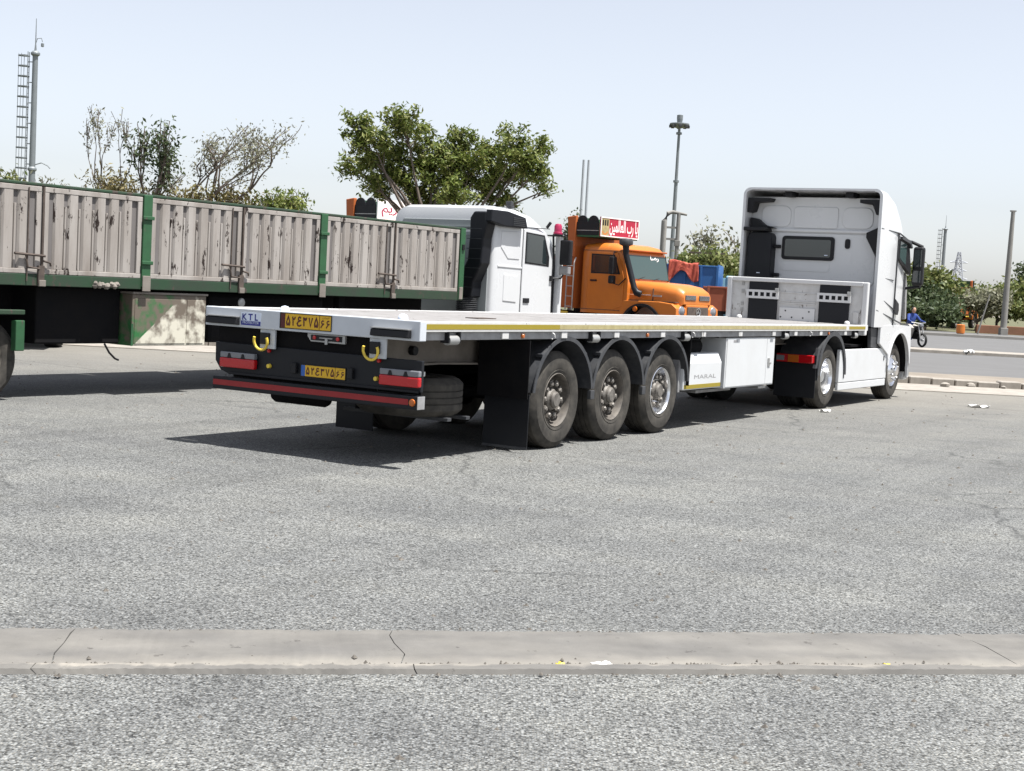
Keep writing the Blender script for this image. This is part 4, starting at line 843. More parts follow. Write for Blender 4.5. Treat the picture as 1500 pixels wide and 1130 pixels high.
# ================================================================== ORANGE BONNETED DUMP TRUCKS
def dump_truck(loc, rz):
    D = root('dump_truck', 'orange bonneted dump truck with crimson sign over its cab and black snorkel', 'truck', loc, rz, 'orange dump trucks')
    # x forward, front at 0; y left, right flank at 0
    # bonnet loft
    def sect(x, w_, zb, zt, r): 
        return (x, (2.2 - w_) / 2, zb, zt, r)
    rg = loft([sect(-1.95, 1.92, 1.36, 1.99, .22), sect(-1.4, 1.80, 1.30, 2.00, .24), sect(-.7, 1.68, 1.30, 1.97, .26), sect(-.25, 1.58, 1.32, 1.90, .26), sect(-.05, 1.48, 1.36, 1.78, .2), sect(.0, 1.40, 1.40, 1.70, .12)], 0, 2.2, 6)
    b = MB().quadstrip(rg, False); n_ = len(rg[0]); b.f.append(tuple((len(rg) - 1) * n_ + k for k in range(n_)))
    bn = b.build('bonnet', 'orange', D, smooth=50)
    for y0, y1 in ((.46, 1.02), (1.18, 1.74)):
        g_ = MB().box(-.03, .012, y0, y1, 1.52, 1.66).build('bonnet_grille', 'fender', bn, .01)
        for k in range(4): MB().box(.0125, .022, y0 + .02, y1 - .02, 1.535 + k * .034, 1.545 + k * .034).build('grille_bar', 'chrome', g_)
    for a, b_, z0, z1 in ((-1.9, -.1, 1.432, 1.452), (-.96, -.94, 1.45, 1.80)): MB().box(a, b_, .10 if a < -1 else .215, .30, z0, z1).build('bonnet_seam', 'rust', bn)
    MB().tube([(-1.85, .16, 1.60), (-1.0, .205, 1.61)], .012, 5).build('bonnet_trim', 'chrome', bn)
    # fenders and front
    for y0, y1 in ((.0, .52), (1.68, 2.2)):
        poly = [(-1.95, 1.42), (-.6, 1.44), (-.15, 1.40), (.02, 1.28), (.04, .95), (-.02, .80), (-.45, .80)] + arc(-1.15, .62, .70, 15, 170, 14) + [(-1.95, .72)]
        MB().prism(poly, 'y', y0, y1).build('front_fender', 'orange', D, .06, seg=3)
    MB().box(-.20, .02, .521, 1.679, .80, 1.395).build('nose_panel', 'orange', D, .03)
    gr = MB().box(.021, .045, .56, 1.64, .90, 1.33).build('radiator_grille', 'rust', D, .02)
    st = MB().lathe([(.10, 0), (.115, .008), (.115, .02), (.10, .02)], (.046, 1.10, 1.19), 'x', n=24)
    for k in range(3):
        a = R(90 + 120 * k); c = (1.10, 1.19); st.prism([(c[0] + .10 * math.cos(a), c[1] + .10 * math.sin(a)), (c[0] + .02 * math.cos(a + 1.05), c[1] + .02 * math.sin(a + 1.05)), (c[0] + .02 * math.cos(a - 1.05), c[1] + .02 * math.sin(a - 1.05))], 'x', .047, .062)
    st.build('bonnet_emblem', 'chrome', gr)
    for y in (.27, 1.93):
        h = MB().lathe([(.14, 0), (.15, .03), (.14, .05)], (.0, y, 1.20), 'x', n=20).build('headlamp', 'chrome', D, smooth=40)
        MB().lathe([(.135, .045), (.09, .075), (0, .085)], (.0, y, 1.20), 'x', n=20).build('lens', 'clear', h, smooth=60)
    box('front_bumper', D, 'orangedull', (.05, .28), (.0, 2.2), (.45, .75), .03)
    # cab
    rg = loft([(-3.42, .06, 1.0, 2.90, .20), (-3.36, .01, 1.0, 3.02, .24), (-3.0, .0, 1.0, 3.07, .28), (-2.4, .0, 1.0, 3.07, .28), (-2.05, .01, 1.0, 3.00, .26), (-1.92, .02, 1.0, 2.86, .18), (-1.90, .02, 1.0, 2.80, .14), (-1.72, .02, 1.0, 2.02, .05)], 0, 2.2, 6)
    b = MB().quadstrip(rg, False); n_ = len(rg[0]); b.f.append(tuple((len(rg) - 1) * n_ + k for k in range(n_))); b.f.append(tuple(range(n_))[::-1])
    cb_ = b.build('cab_shell', 'orange', D, smooth=45)
    ws = MB().prism([(-1.872, 2.745), (-1.865, 2.748), (-1.70, 2.06), (-1.712, 2.055)], 'y', .13, 2.07).build('windscreen', 'greenglass', D)
    MB().prism([(-1.880, 2.785), (-1.868, 2.79), (-1.693, 2.03), (-1.715, 2.025)], 'y', .09, .128).prism([(-1.880, 2.785), (-1.868, 2.79), (-1.693, 2.03), (-1.715, 2.025)], 'y', 2.072, 2.11).build('windscreen_seal', 'black', ws)
    tx = text('\uFE8E\uFEBF\uFEAD', 'signwhite', ws, '+x', (0, 0, 0), .42, .18, bold=.02)
    tx.rotation_euler = (0, R(-13.3), 0); tx.location = (-1.842, 1.48, 2.68)
    MB().box(-2.02, -1.80, .12, 2.08, 2.86, 2.90).build('roof_visor', 'orangedull', D, .012)
    MB().tube([(-1.69, .5, 2.05), (-1.74, 1.0, 2.16)], .012, 5).tube([(-1.69, 1.3, 2.05), (-1.74, 1.8, 2.14)], .012, 5).build('wiper', 'black', ws)
    def ds(name, m, pts, y0, y1, p=D, bev=.004): return MB().prism(pts, 'y', y0, y1).build(name, m, p, bev)
    ds('door', 'orange', [(-3.15, 2.80), (-2.10, 2.78), (-1.86, 2.1), (-1.86, 1.25), (-2.2, 1.12), (-3.15, 1.12)], -.010, .02, D, .01)
    dw = ds('door_window', 'black', [(-3.05, 2.74), (-2.20, 2.72), (-1.98, 2.16), (-3.05, 2.16)], -.014, -.0105)
    ds('pane', 'glass', [(-3.0, 2.70), (-2.23, 2.68), (-2.05, 2.20), (-3.0, 2.20)], -.017, -.0145, dw, 0)
    ds('door_handle', 'black', [(-3.05, 1.98), (-2.82, 1.98), (-2.82, 1.93), (-3.05, 1.93)], -.04, -.0105)
    ds('cab_seam', 'rust', [(-3.4, 1.115), (-1.95, 1.115), (-1.95, 1.10), (-3.4, 1.10)], -.003, .02, cb_, 0)
    ds('cab_seam', 'rust', [(-3.38, 2.845), (-2.0, 2.845), (-2.0, 2.83), (-3.38, 2.83)], -.003, .02, cb_, 0)
    mr = MB().box(-2.18, -2.02, -.34, -.14, 2.15, 2.66).build('wing_mirror', 'black', D, .03); MB().box(-2.2, -2.04, -.32, -.12, 1.88, 2.12).build('wide_mirror', 'black', mr, .04)
    MB().tube([(-2.1, -.24, 2.66), (-2.1, -.2, 2.80), (-2.2, 0, 2.80)], .018, 6).tube([(-2.1, -.22, 1.9), (-1.95, -.1, 1.85), (-1.8, .02, 2.05)], .018, 6).build('mirror_arm', 'black', mr)
    ds('wheel_arch', 'black', arc(-1.15, .62, .74, 8, 175, 18) + arc(-1.15, .62, .66, 175, 8, 18), -.05, .40, D, 0)
    lamp = MB().lathe([(0, -.05), (.07, -.04), (.08, 0)], (-1.35, -.051, 1.19), n=12).build('side_lamp', 'orange_lens', D)
    # snorkel with a mushroom cap
    sn = MB().tube([(-1.25, .06, 1.62), (-1.38, .0, 1.66), (-1.45, -.03, 1.80), (-1.78, -.06, 2.75), (-1.80, -.06, 3.0)], [.10, .10, .085, .085, .10], 12).build('snorkel', 'panelblack', D, smooth=50)
    MB().lathe([(.10, 2.98), (.19, 3.02), (.20, 3.05), (.20, 3.16), (.17, 3.20), (0, 3.21)], (-1.80, -.06, 0), 'z', n=20).build('snorkel_cap', 'fender', sn, smooth=40)
    ds('bonnet_badge', 'steel', [(-.95, 1.62), (-.65, 1.62), (-.65, 1.57), (-.95, 1.57)], .20, .235, bn, 0)
    # tipper body
    hx = -3.62
    hbd = MB().box(hx - .06, hx, -.12, 2.32, 1.10, 3.25).build('body_headboard', 'orangedull', D, .01)
    for y0, y1 in ((-.16, -.04), (2.24, 2.36)): MB().prism([(hx - .30, 3.80), (hx + .02, 3.84), (hx + .03, 2.62), (hx - .20, 2.62)], 'y', y0, y1).build('corner_board', 'orangedull', hbd, .02)
    box('cab_shield', D, 'green', (hx, hx + .86), (-.10, 1.84), (3.22, 3.26), .006)
    sp_ = MB().box(hx + .021, hx + .84, -.115, -.08, 3.265, 3.66).build('shield_side', 'panelblack', D, .01)
    for k in range(2): MB().prism(arc(hx + .23 + k * .40, 3.661, .19, 0, 180, 10), 'y', -.114, -.081).build('shield_scallop', 'panelblack', sp_)
    MB().box(hx + .03, hx + .84, -.118, -.1155, 3.40, 3.42).build('shield_trim', 'steel', sp_)
    MB().box(hx + .021, hx + .84, 1.80, 1.835, 3.265, 3.66).build('shield_side', 'panelblack', D, .01)
    MB().box(hx + .0, hx + .02, -.03, 1.83, 3.261, 3.80).build('shield_back', 'green', D)
    for y in (-.13, 2.27):
        bs = MB().box(-8.3, hx - .061, y, y + .06, 1.15, 2.62).build('body_side', 'orangedull', D, .01)
        yo = (y - .06, y - .001) if y < 0 else (y + .061, y + .12)
        for k in range(5): MB().box(-8.2 + k * .98, -8.05 + k * .98, *yo, 1.15, 2.60).build('body_stake', 'orangedull', bs, .01)
        MB().prism(rounded(-4.75, -4.05, 1.45, 2.40, .30), 'y', *((y - .012, y - .001) if y < 0 else (y + .061, y + .072))).build('pressed_oval', 'orangedull', bs, .008)
        MB().box(-8.3, hx - .05, y - .04 if y < 0 else y, y + .06 if y < 0 else y + .10, 2.621, 2.68).build('body_rim', 'green', bs, .01)
    MB().box(-8.36, -8.30, -.13, 2.33, 1.15, 2.62).build('tailgate', 'orangedull', D, .01)
    MB().box(-8.3, hx - .061, -.069, 2.269, 1.10, 1.16).build('body_floor', 'orangedull', D)
    ld = MB()
    for x in (-3.75, -3.50): ld.tube([(x, -.26, 1.05), (x, -.26, 2.45), (x, -.18, 2.6)], .02, 6)
    for k in range(5): ld.tube([(-3.75, -.26, 1.15 + k * .30), (-3.50, -.26, 1.15 + k * .30)], .014, 6)
    ld.build('ladder', 'steel', D)
    box('yellow_bar', D, 'yellow', (-4.9, -3.8), (-.10, -.04), (.92, 1.0), .006)
    for y in (.70, 1.42): box('frame_rail', D, 'chassis', (-8.2, -.1), (y, y + .09), (.75, 1.0), 0)
    for s in (-1.15, -5.9, -7.2):
        for sd_, y in ((-1, .06), (1, 2.14)): wheel(D, s, y, 'far', sd_, nuts=False)
        MB().lathe([(.07, 0), (.07, 1.6)], (s, .3, .515), n=8).build('axle', 'chassis', D)
    return D, hx
AZ_D = -R(40)
D1, hx = dump_truck((4.49, 40.43, -.02), AZ_D)
def sign_on(D, crimson):
    y0, y1, z0, z1, x = -.10, 1.82, 3.25, 3.82, hx + .862
    s = box('front_sign', D, 'crimson' if crimson else 'signwhite', (x, x + .04), (y0, y1), (z0, z1), .004); f = x + .0425
    if crimson:
        for a in ((y0, y1, z1 - .03, z1), (y0, y1, z0, z0 + .03), (y0, y0 + .03, z0 + .031, z1 - .031), (y1 - .03, y1, z0 + .031, z1 - .031)): MB().box(x + .0401, x + .052, *a).build('sign_border', 'signwhite', s)
        MB().box(x + .0401, x + .0415, y0 + .035, y0 + .42, z0 + .035, z1 - .035).build('sign_badge', 'tapepale', s)
        for k in range(3): MB().box(x + .0416, x + .0425, y0 + .08 + k * .11, y0 + .15 + k * .11, z1 - .25, z1 - .08).build('badge_mark', 'black', s)
        MB().prism(arc(y0 + .22, z0 + .20, .15, 200, 340, 8) + arc(y0 + .22, z0 + .20, .11, 340, 200, 8), 'x', x + .0416, x + .0425).build('badge_mark', 'orange', s)
        # words in presentation forms, written left to right
        text('\uFEE6\uFEF4\uFEE4\uFEDF\uFE8E\uFECC\uFEDF\uFE8D \uFE8F\uFEAD \uFE8E\uFEF3', 'signwhite', s, '+x', (f, y0 + 1.15, z0 + .285), 1.42, .48, bold=.02)
    else:
        text('\uFEE2\uFEF3\uFEAE\uFEE3 \uFE8E\uFEF3', 'magenta', s, '+x', (f, y0 + .80, z0 + .28), 1.30, .36, bold=.01)
D2 = copy_tree(D1); D2.location = (-1.736, 37.25, -.02)
D2['label'] = 'orange dump truck behind the green trailer, white sign with magenta lettering over its cab'
D1['label'] = 'orange bonneted dump truck with crimson sign and black snorkel, beyond the flatbed'
sign_on(D1, True); sign_on(D2, False)
D3 = copy_tree(D1); D3.location = (38.0, 118.0, .06); D3.rotation_euler = (0, 0, R(60))
D3['label'] = 'far orange truck standing half behind a dark bush across the road'
for c in list(D3.children):
    if c.name.startswith('front_sign'):
        for g_ in list(c.children): bpy.data.objects.remove(g_)
        bpy.data.objects.remove(c)

# ================================================================== CARGO TRUCKS behind the orange one
def cargo_truck(label, m, loc, rz, ztop, length, cabm_):
    C_ = root('cargo_truck', label, 'truck', loc, rz, 'cargo trucks parked behind the orange truck')
    for y in (0, 2.35):
        s = box('bed_side', C_, m, (-length, 0), (y, y + .05), (1.2, ztop), .006)
        n_ = int(length / .55)
        for k in range(n_ + 1):
            x = -length + k * (length - .08) / n_; yo = (y - .05, y - .001) if y < 1 else (y + .051, y + .10)
            MB().box(x, x + .08, *yo, 1.2, ztop).build('bed_rib', m, s, .006)
        MB().box(-length, 0, y - .03, y + .08, ztop + .001, ztop + .06).build('bed_rail', m, s, .01)
    box('bed_front', C_, m, (-.05, 0), (.051, 2.349), (1.2, ztop + .1), .006); box('bed_tail', C_, m, (-length, -length + .05), (.051, 2.349), (1.2, ztop), .006)
    box('bed_floor', C_, 'chassis', (-length, 0), (.0, 2.4), (1.1, 1.199), 0)
    cb2 = MB().prism([(.25, .9), (2.0, .9), (2.05, 1.6), (1.85, 2.4), (.25, 2.4)], 'y', .1, 2.3).build('cab', cabm_, C_, .06, seg=3)
    MB().prism([(1.865, 2.33), (2.055, 1.62), (2.065, 1.63), (1.875, 2.34)], 'y', .25, 2.15).build('windscreen', 'glass', cb2)
    MB().box(.8, 1.7, .09, .099, 1.65, 2.25).build('door_window', 'glass', cb2)
    for x in (1.2, -length + 1.2, -length + 2.5 if length > 5 else -1.2):
        for sd_, y in ((-1, .05), (1, 2.35)): wheel(C_, x, y, 'far', sd_, nuts=False)
    for y in (.8, 1.5): box('frame_rail', C_, 'chassis', (-length, 2.0), (y, y + .08), (.7, 1.0), 0)
    return C_

cargo_truck('blue ribbed cargo truck with red cloth hanging over its side, behind the orange truck', 'blue', (7.0, 50.2, -.02), R(-12), 2.66, 5.2, 'paleblue')
cargo_truck('pale blue cargo truck with rusty scratches, beyond the rust-brown truck', 'paleblue', (10.9, 56.5, .06), R(-6), 2.25, 3.9, 'rustred')
cargo_truck('rust-brown cargo truck beside the nose of the orange truck', 'rustred', (9.9, 46.3, -.02), R(-4), 1.93, 3.75, 'white')
# red cloth draped over the blue bed's side
tcl = MB(); rg = []; ct, sn_ = math.cos(R(-12)), math.sin(R(-12)); q = random.Random(5)
for i in range(31):
    u = i / 30; row = []
    for j in range(25):
        v = j / 24; drop = max(0, v - .3) / .7; x = -1.72 + 1.0 * u + (.10 * (u - .5)) * drop
        y = .30 - .44 * min(v / .3, 1) - .035 * math.sin(u * 19 + v * 2) * drop - .02 * math.sin(u * 41 + v * 6) - .03 * drop
        z = 2.79 + .05 * math.sin(u * 5 + 1) * (1 - drop) + .015 * math.sin(v * 23 + u * 17) - drop * (.62 + .10 * math.sin(u * 7 + 2) - .25 * max(0, math.sin(u * 3.1416)) ** 3)
        row.append((7.0 + x * ct - y * sn_, 50.2 + x * sn_ + y * ct, z + q.uniform(-.015, .015)))
    rg.append(row)
cl = tcl.quadstrip(rg, False).build('draped_cloth', 'tarp', smooth=60); cl.modifiers.new('solid', 'SOLIDIFY').thickness = .02
tag(cl, 'crumpled red-orange cloth draped over the side of the blue truck', 'cloth')
# parked trailer glimpsed under the green one
PT = root('parked_trailer', 'dark parked trailer with yellow plate glimpsed beneath the green trailer', 'trailer', (-9.35, 26.4, 0), R(100))
box('bed', PT, 'chassis', (.02, 7), (-.9, 1.5), (1.0, 1.25), .01); box('bumper_bar', PT, 'railwhite', (-.02, .10), (-.55, 1.5), (.62, .70), .01)
pp = box('number_plate', PT, 'plate', (-.03, -.015), (-.52, .02), (.72, .84), .002); text('۵۲ ۴۴۵', 'ink', pp, '-x', (-.032, -.25, .78), .42, .08, bold=.02)
box('lamp_bar', PT, 'steel', (0, .06), (.06, 1.5), (.74, .82), .01)
for s in (1.4, 2.7):
    for sd_, y in ((-1, -.8), (1, 1.4)): wheel(PT, s, y, 'far', sd_, nuts=False)

# ================================================================== TREES
def make_tree(name, label, base, crown, trunk_h, n_leaf, leaf, lm, seed, group=None, lean=(0, 0), levels=4, split=3, up=.55, r0=.09, cluster=.28, twig=.010, leafaspect=.4, thin=1.0, full=False):
    """crown = (x half-width, y half-depth, z bottom, z top); the skeleton is grown, then fitted to that extent"""
    q = random.Random(seed); segs = []; tips = []
    def grow(p, d, ln, lv, r):
        pts = [p]; n_ = 4
        for k in range(n_):
            d = (d + Vector((q.gauss(0, .16), q.gauss(0, .16), q.gauss(.04, .10)))).normalized(); pts.append(pts[-1] + d * ln / n_)
        segs.append((pts, r, r * .6, lv))
        if lv <= (2 if full else 1):
            wb = q.random() ** thin; tips.extend((p_, wb) for p_ in pts[1:])
        if lv == 0: return
        for k in range(split if lv > 1 else split + 1):
            a = q.uniform(0, 6.283); e = Vector((math.cos(a), math.sin(a), up * q.uniform(.2, 1.5))).normalized()
            grow(pts[-1] if k < 2 else pts[q.randint(2, 4)], (d * .75 + e * .85).normalized(), ln * q.uniform(.58, .82), lv - 1, r * .6)
    for k in range(split + 1):
        a = 6.283 * (k + q.uniform(-.25, .25)) / (split + 1); grow(Vector((0, 0, 0)), Vector((math.cos(a) * .8, math.sin(a) * .8, up + .25)).normalized(), 1.0, levels - 1, 1.0)
    P_ = np.array([tuple(p) for s in segs for p in s[0]]); lo, hi = P_.min(0), P_.max(0)
    def fit(p):
        x = (p[0] - (lo[0] + hi[0]) / 2) / (hi[0] - lo[0]) * 2 * crown[0]; y = (p[1] - (lo[1] + hi[1]) / 2) / (hi[1] - lo[1]) * 2 * crown[1]
        f = (p[2] - lo[2]) / (hi[2] - lo[2]); z = crown[2] + f * (crown[3] - crown[2])
        w_ = min(1, 2.5 * (Vector(p).length) / 2.0)
        return Vector((x * w_ + lean[0] * f, y * w_ + lean[1] * f, z))
    o = root(name, label, 'tree' if crown[3] > 1.8 else 'bush', base, q.uniform(0, 0), group)
    tb_ = MB(); j = fit((0, 0, 0)); tr = [Vector((0, 0, -.1)), Vector((q.gauss(0, .04), q.gauss(0, .04), trunk_h * .5)), Vector((j.x * .6, j.y * .6, max(trunk_h, .2))), j]
    tb_.tube(tr, [r0 * 1.25, r0, r0 * .9, r0 * .75], 8)
    for pts, ra, rb, lv in segs:
        pp_ = [fit(p) for p in pts]; n_ = len(pp_); tb_.tube(pp_, [max(twig, r0 * .7 * (ra + (rb - ra) * k / (n_ - 1))) for k in range(n_)], 6 if lv > 1 else 4, cap=False)
    tb_.build('trunk', 'bark', o, fix=False, smooth=None)
    # leaves: folded rhombs hung round the twigs
    T_ = np.array([tuple(fit(t[0])) for t in tips]); rg_ = np.random.RandomState(seed)
    wts = np.array([t[1] for t in tips]) + .02; wts /= wts.sum()
    idx = rg_.choice(len(T_), n_leaf, p=wts)
    c = T_[idx] + rg_.normal(0, 1, (n_leaf, 3)) * np.array([cluster, cluster, cluster * .7])
    d = rg_.normal(0, 1, (n_leaf, 3)) + np.array([0, 0, -.35]); d /= np.linalg.norm(d, axis=1)[:, None]
    nn = rg_.normal(0, 1, (n_leaf, 3)) + np.array([0, 0, .9]); s_ = np.cross(d, nn); s_ /= np.linalg.norm(s_, axis=1)[:, None]; nv = np.cross(s_, d)
    ln = leaf * rg_.uniform(.6, 1.35, (n_leaf, 1))
    a = c - d * ln * .5; b = c + d * ln * .5; l_ = c + s_ * ln * leafaspect * .5 + nv * ln * .08; r_ = c - s_ * ln * leafaspect * .5 + nv * ln * .08
    V = np.stack([a, l_, b, r_], 1).reshape(-1, 3)
    me = bpy.data.meshes.new('crown'); me.vertices.add(len(V)); me.vertices.foreach_set('co', V.ravel())
    me.loops.add(n_leaf * 4); me.loops.foreach_set('vertex_index', np.arange(n_leaf * 4, dtype=np.int32))
    me.polygons.add(n_leaf); me.polygons.foreach_set('loop_start', np.arange(0, n_leaf * 4, 4, dtype=np.int32)); me.polygons.foreach_set('loop_total', np.full(n_leaf, 4, np.int32))
    me.update(); me.materials.append(M[lm]); link('crown', me, o)
    return o
def clump_tree(name, label, base, clumps, n_leaf, leaf, lm, seed, fork=2.2, r0=.11):
    q = random.Random(seed); o = root(name, label, 'tree', base); tb_ = MB(); rg_ = np.random.RandomState(seed); C_, D_ = [], []
    fk = Vector((.05, 0, fork)); tb_.tube([(0, 0, -.1), (.03, .02, fork * .5), fk], [r0 * 1.3, r0, r0 * .9], 9)
    tot = sum(c[2] ** 2 for c in clumps)
    for cx, cz, cr in clumps:
        c = Vector((cx, q.uniform(-1.1, 1.1) * (1.2 - abs(cx) / 4), cz)); mid = fk.lerp(c, .5) + Vector((q.uniform(-.15, .15), q.uniform(-.15, .15), q.uniform(-.25, .05)))
        tb_.tube([fk, fk.lerp(mid, .5) + Vector((0, 0, .05)), mid, mid.lerp(c, .5) + Vector((q.uniform(-.08, .08), 0, q.uniform(-.05, .1))), c], [r0 * .55, r0 * .45, r0 * .33, r0 * .22, .012], 6, cap=False)
        m_ = int(n_leaf * cr ** 2 / tot); nt_ = max(7, int(cr * 26)); tp = []
        for k in range(nt_):
            d = Vector((q.gauss(0, 1), q.gauss(0, 1), q.gauss(.15, .8))).normalized(); e = c + d * cr * q.uniform(.45, 1.12); m0 = c.lerp(mid, q.uniform(0, .35))
            tb_.tube([m0, m0.lerp(e, .55) + Vector((0, 0, -.03)), e], [.014, .009, .006], 4, cap=False); tp += [tuple(m0.lerp(e, f)) for f in (.55, .8, 1.0, 1.0)]
        T_ = np.array(tp); C_.append(T_[rg_.randint(0, len(T_), m_)] + rg_.normal(0, 1, (m_, 3)) * np.array([.085, .085, .07]))
    c = np.concatenate(C_); n_ = len(c); tb_.build('trunk', 'bark', o, fix=False)
    d = rg_.normal(0, 1, (n_, 3)) * np.array([1, 1, .5]) + np.array([0, 0, -.55]); d /= np.linalg.norm(d, axis=1)[:, None]
    nn = rg_.normal(0, .6, (n_, 3)) + np.array([0, 0, 1.]); s_ = np.cross(d, nn); s_ /= np.linalg.norm(s_, axis=1)[:, None]; nv = np.cross(s_, d); ln = leaf * rg_.uniform(.6, 1.35, (n_, 1))
    V = np.stack([c - d * ln * .5, c + s_ * ln * .19 + nv * ln * .08, c + d * ln * .5, c - s_ * ln * .19 + nv * ln * .08], 1).reshape(-1, 3)
    me = bpy.data.meshes.new('crown'); me.from_pydata(V.tolist(), [], [tuple(range(k * 4, k * 4 + 4)) for k in range(n_)]); me.materials.append(M[lm]); link('crown', me, o)
    return o
clump_tree('broadleaf_tree', 'broad green leafy tree with uneven clumps spreading behind the white sleeper-cab truck', (-1.95, 33.5, .1),
           [((a - 628) * .016, 1.615 + (407 - b) * .016, r * .0165) for a, b, r in ((505, 198, 27), (535, 222, 31), (578, 192, 33), (610, 222, 37), (650, 215, 31), (560, 250, 36), (620, 260, 36), (498, 246, 19), (672, 245, 31), (703, 212, 31), (736, 216, 33), (722, 252, 36), (773, 203, 21), (772, 242, 23), (692, 275, 31), (590, 280, 26), (786, 270, 12), (655, 285, 27), (532, 268, 18), (640, 240, 30), (548, 286, 20), (522, 240, 20), (560, 222, 24), (610, 292, 24), (730, 285, 22), (755, 225, 20))],
           25000, .13, 'leaf', 8)
LG = 'straggly trees behind the green trailer'
make_tree('sparse_tree', 'nearly bare thin tree with upright twigs behind the green trailer', (-9.65, 33.4, .1), (.60, .5, 2.7, 5.20), 2.6, 420, .085, 'leafpale', 4, LG, levels=4, split=2, up=.9, r0=.035, cluster=.06, twig=.007)
make_tree('slender_tree', 'slender dark green leafy tree between a bare tree and a leaning one', (-8.55, 33.6, .1), (.48, .5, 2.4, 4.95), 2.2, 1000, .13, 'leafdark', 9, LG, levels=3, split=3, up=1.2, r0=.05, cluster=.14)
make_tree('dry_shrub', 'brown-green tangled shrub at the foot of the bare tree', (-8.95, 33.9, .1), (1.1, .7, 2.0, 3.75), 1.5, 2400, .14, 'leafdry', 14, LG, levels=3, split=3, up=.6, r0=.05, cluster=.2, leafaspect=.28)
make_tree('leaning_tree', 'bare branches of a leaning tree fanning out with pale leaves', (-7.75, 33.6, .1), (1.35, .8, 2.7, 5.0), 2.6, 2300, .085, 'leafpale', 31, LG, lean=(1.25, 0), levels=4, split=3, up=.45, r0=.06, cluster=.14, twig=.008, thin=2.5)
make_tree('dry_shrub', 'olive tangled shrub under the leaning tree behind the trailer', (-6.9, 33.9, .1), (1.25, .6, 2.0, 3.62), 1.4, 2300, .13, 'leafdry', 17, LG, levels=3, split=3, up=.5, r0=.05, cluster=.2)
make_tree('dry_shrub', 'small yellow-green shrub below the tips of the leaning branches', (-5.75, 33.7, .1), (.62, .5, 2.0, 3.45), 1.5, 2200, .12, 'leaf', 19, LG, levels=3, split=3, up=.5, r0=.04, cluster=.14)
make_tree('pale_tree', 'faint pale tree beside the grey ladder mast', (-21.4, 66, .1), (1.1, 1, 2.5, 5.25), 2.3, 900, .22, 'leafpale', 41, LG, levels=3, r0=.05, cluster=.2, up=.9)
make_tree('pale_tree', 'faint dark-leaved tree at the left end of the panelled trailer', (-24.0, 66, .1), (1.0, 1, 2.0, 5.6), 2.0, 1500, .24, 'leaffar', 43, LG, levels=3, r0=.06, cluster=.25, up=.9)
FG = 'trees across the road'
for i, (nm, lb_, x, y, hw, top, nl, lm) in enumerate((
        ('roadside_tree', 'dense rounded green tree just past the wing mirror of the tractor', 29.5, 104, 2.1, 4.5, 3600, 'leaffar'),
        ('roadside_tree', 'low pale green tree between the lattice pylon and concrete pole', 34.0, 106, 2.0, 3.1, 2600, 'leafpale'),
        ('roadside_tree', 'green roadside tree behind the thin leaning pole', 36.2, 108, 2.4, 3.6, 4200, 'leaffar'),
        ('roadside_tree', 'bushy green tree behind the concrete pole', 38.8, 107, 2.6, 3.9, 4600, 'leaffar'),
        ('roadside_tree', 'tall dark tree standing out above the trees past the concrete pole', 43.6, 118, 2.4, 5.6, 3600, 'leafdark'),
        ('roadside_tree', 'dense green tree at the far end of the row past the concrete pole', 41.4, 108, 2.4, 4.1, 4200, 'leaffar'),
        ('roadside_bush', 'dark bluish bush beside the man on the motorcycle', 27.2, 95, 2.2, 1.75, 3600, 'leafdark'),
        ('roadside_bush', 'small yellow bush behind the man on the motorcycle', 25.2, 95.5, .8, 1.55, 1500, 'leafyellow'),
        ('roadside_tree', 'grey-green tree behind the dark bluish bush', 28.2, 99, 2.2, 3.0, 3400, 'leafdark'),
        ('hedge_tree', 'dense olive tree rising behind the blue cargo truck', 12.6, 90, 2.3, 4.5, 5200, 'leaffar'),
        ('hedge_tree', 'dense olive tree showing beside the black air intake', 15.6, 91, 2.2, 4.35, 4800, 'leaffar'),
        ('hedge_tree', 'pale sparse tree rising over the olive trees behind the cargo trucks', 13.6, 96, 2.6, 6.0, 700, 'leafpale'),
        ('hedge_tree', 'low dusty tree beside the foot of the floodlight mast', 9.6, 95, 1.8, 4.0, 1600, 'leafpale'),
        ('roadside_tree', 'shadowy green tree filling the gap behind the leaning pole', 35.6, 122, 3.2, 3.2, 3800, 'leaffar'),
        ('roadside_tree', 'broad green tree filling the gap behind the concrete pole', 42.0, 124, 3.4, 3.4, 4200, 'leaffar'),
        ('roadside_tree', 'broad dark tree at the end of the far row beyond the low wall', 47.5, 124, 3.4, 3.9, 4200, 'leafdark'),
        ('cypress_tree', 'narrow dark conifer between the white truck and orange truck', 2.25, 60, .55, 4.75, 2600, 'leafdark'))):
    bush = top < 1.8; cy = nm == 'cypress_tree'
    make_tree(nm, lb_, (x, y, .05), (hw, hw if not cy else .5, .25 if bush or cy else .6, top), .2 if bush else .9, nl, .14 if cy else .34, lm, 60 + i, FG, levels=3, split=3, up=1.0 if cy else .6, r0=.10 if not bush else .04, cluster=.16 if cy else hw * .17, twig=.02, leafaspect=.55)
# low wall and far ground objects
wl = box('garden_wall', None, 'brick', (31.0, 60.0), (96.4, 96.7), (0, .62), .03); tag(wl, 'low reddish wall running along the trees across the road', 'wall')

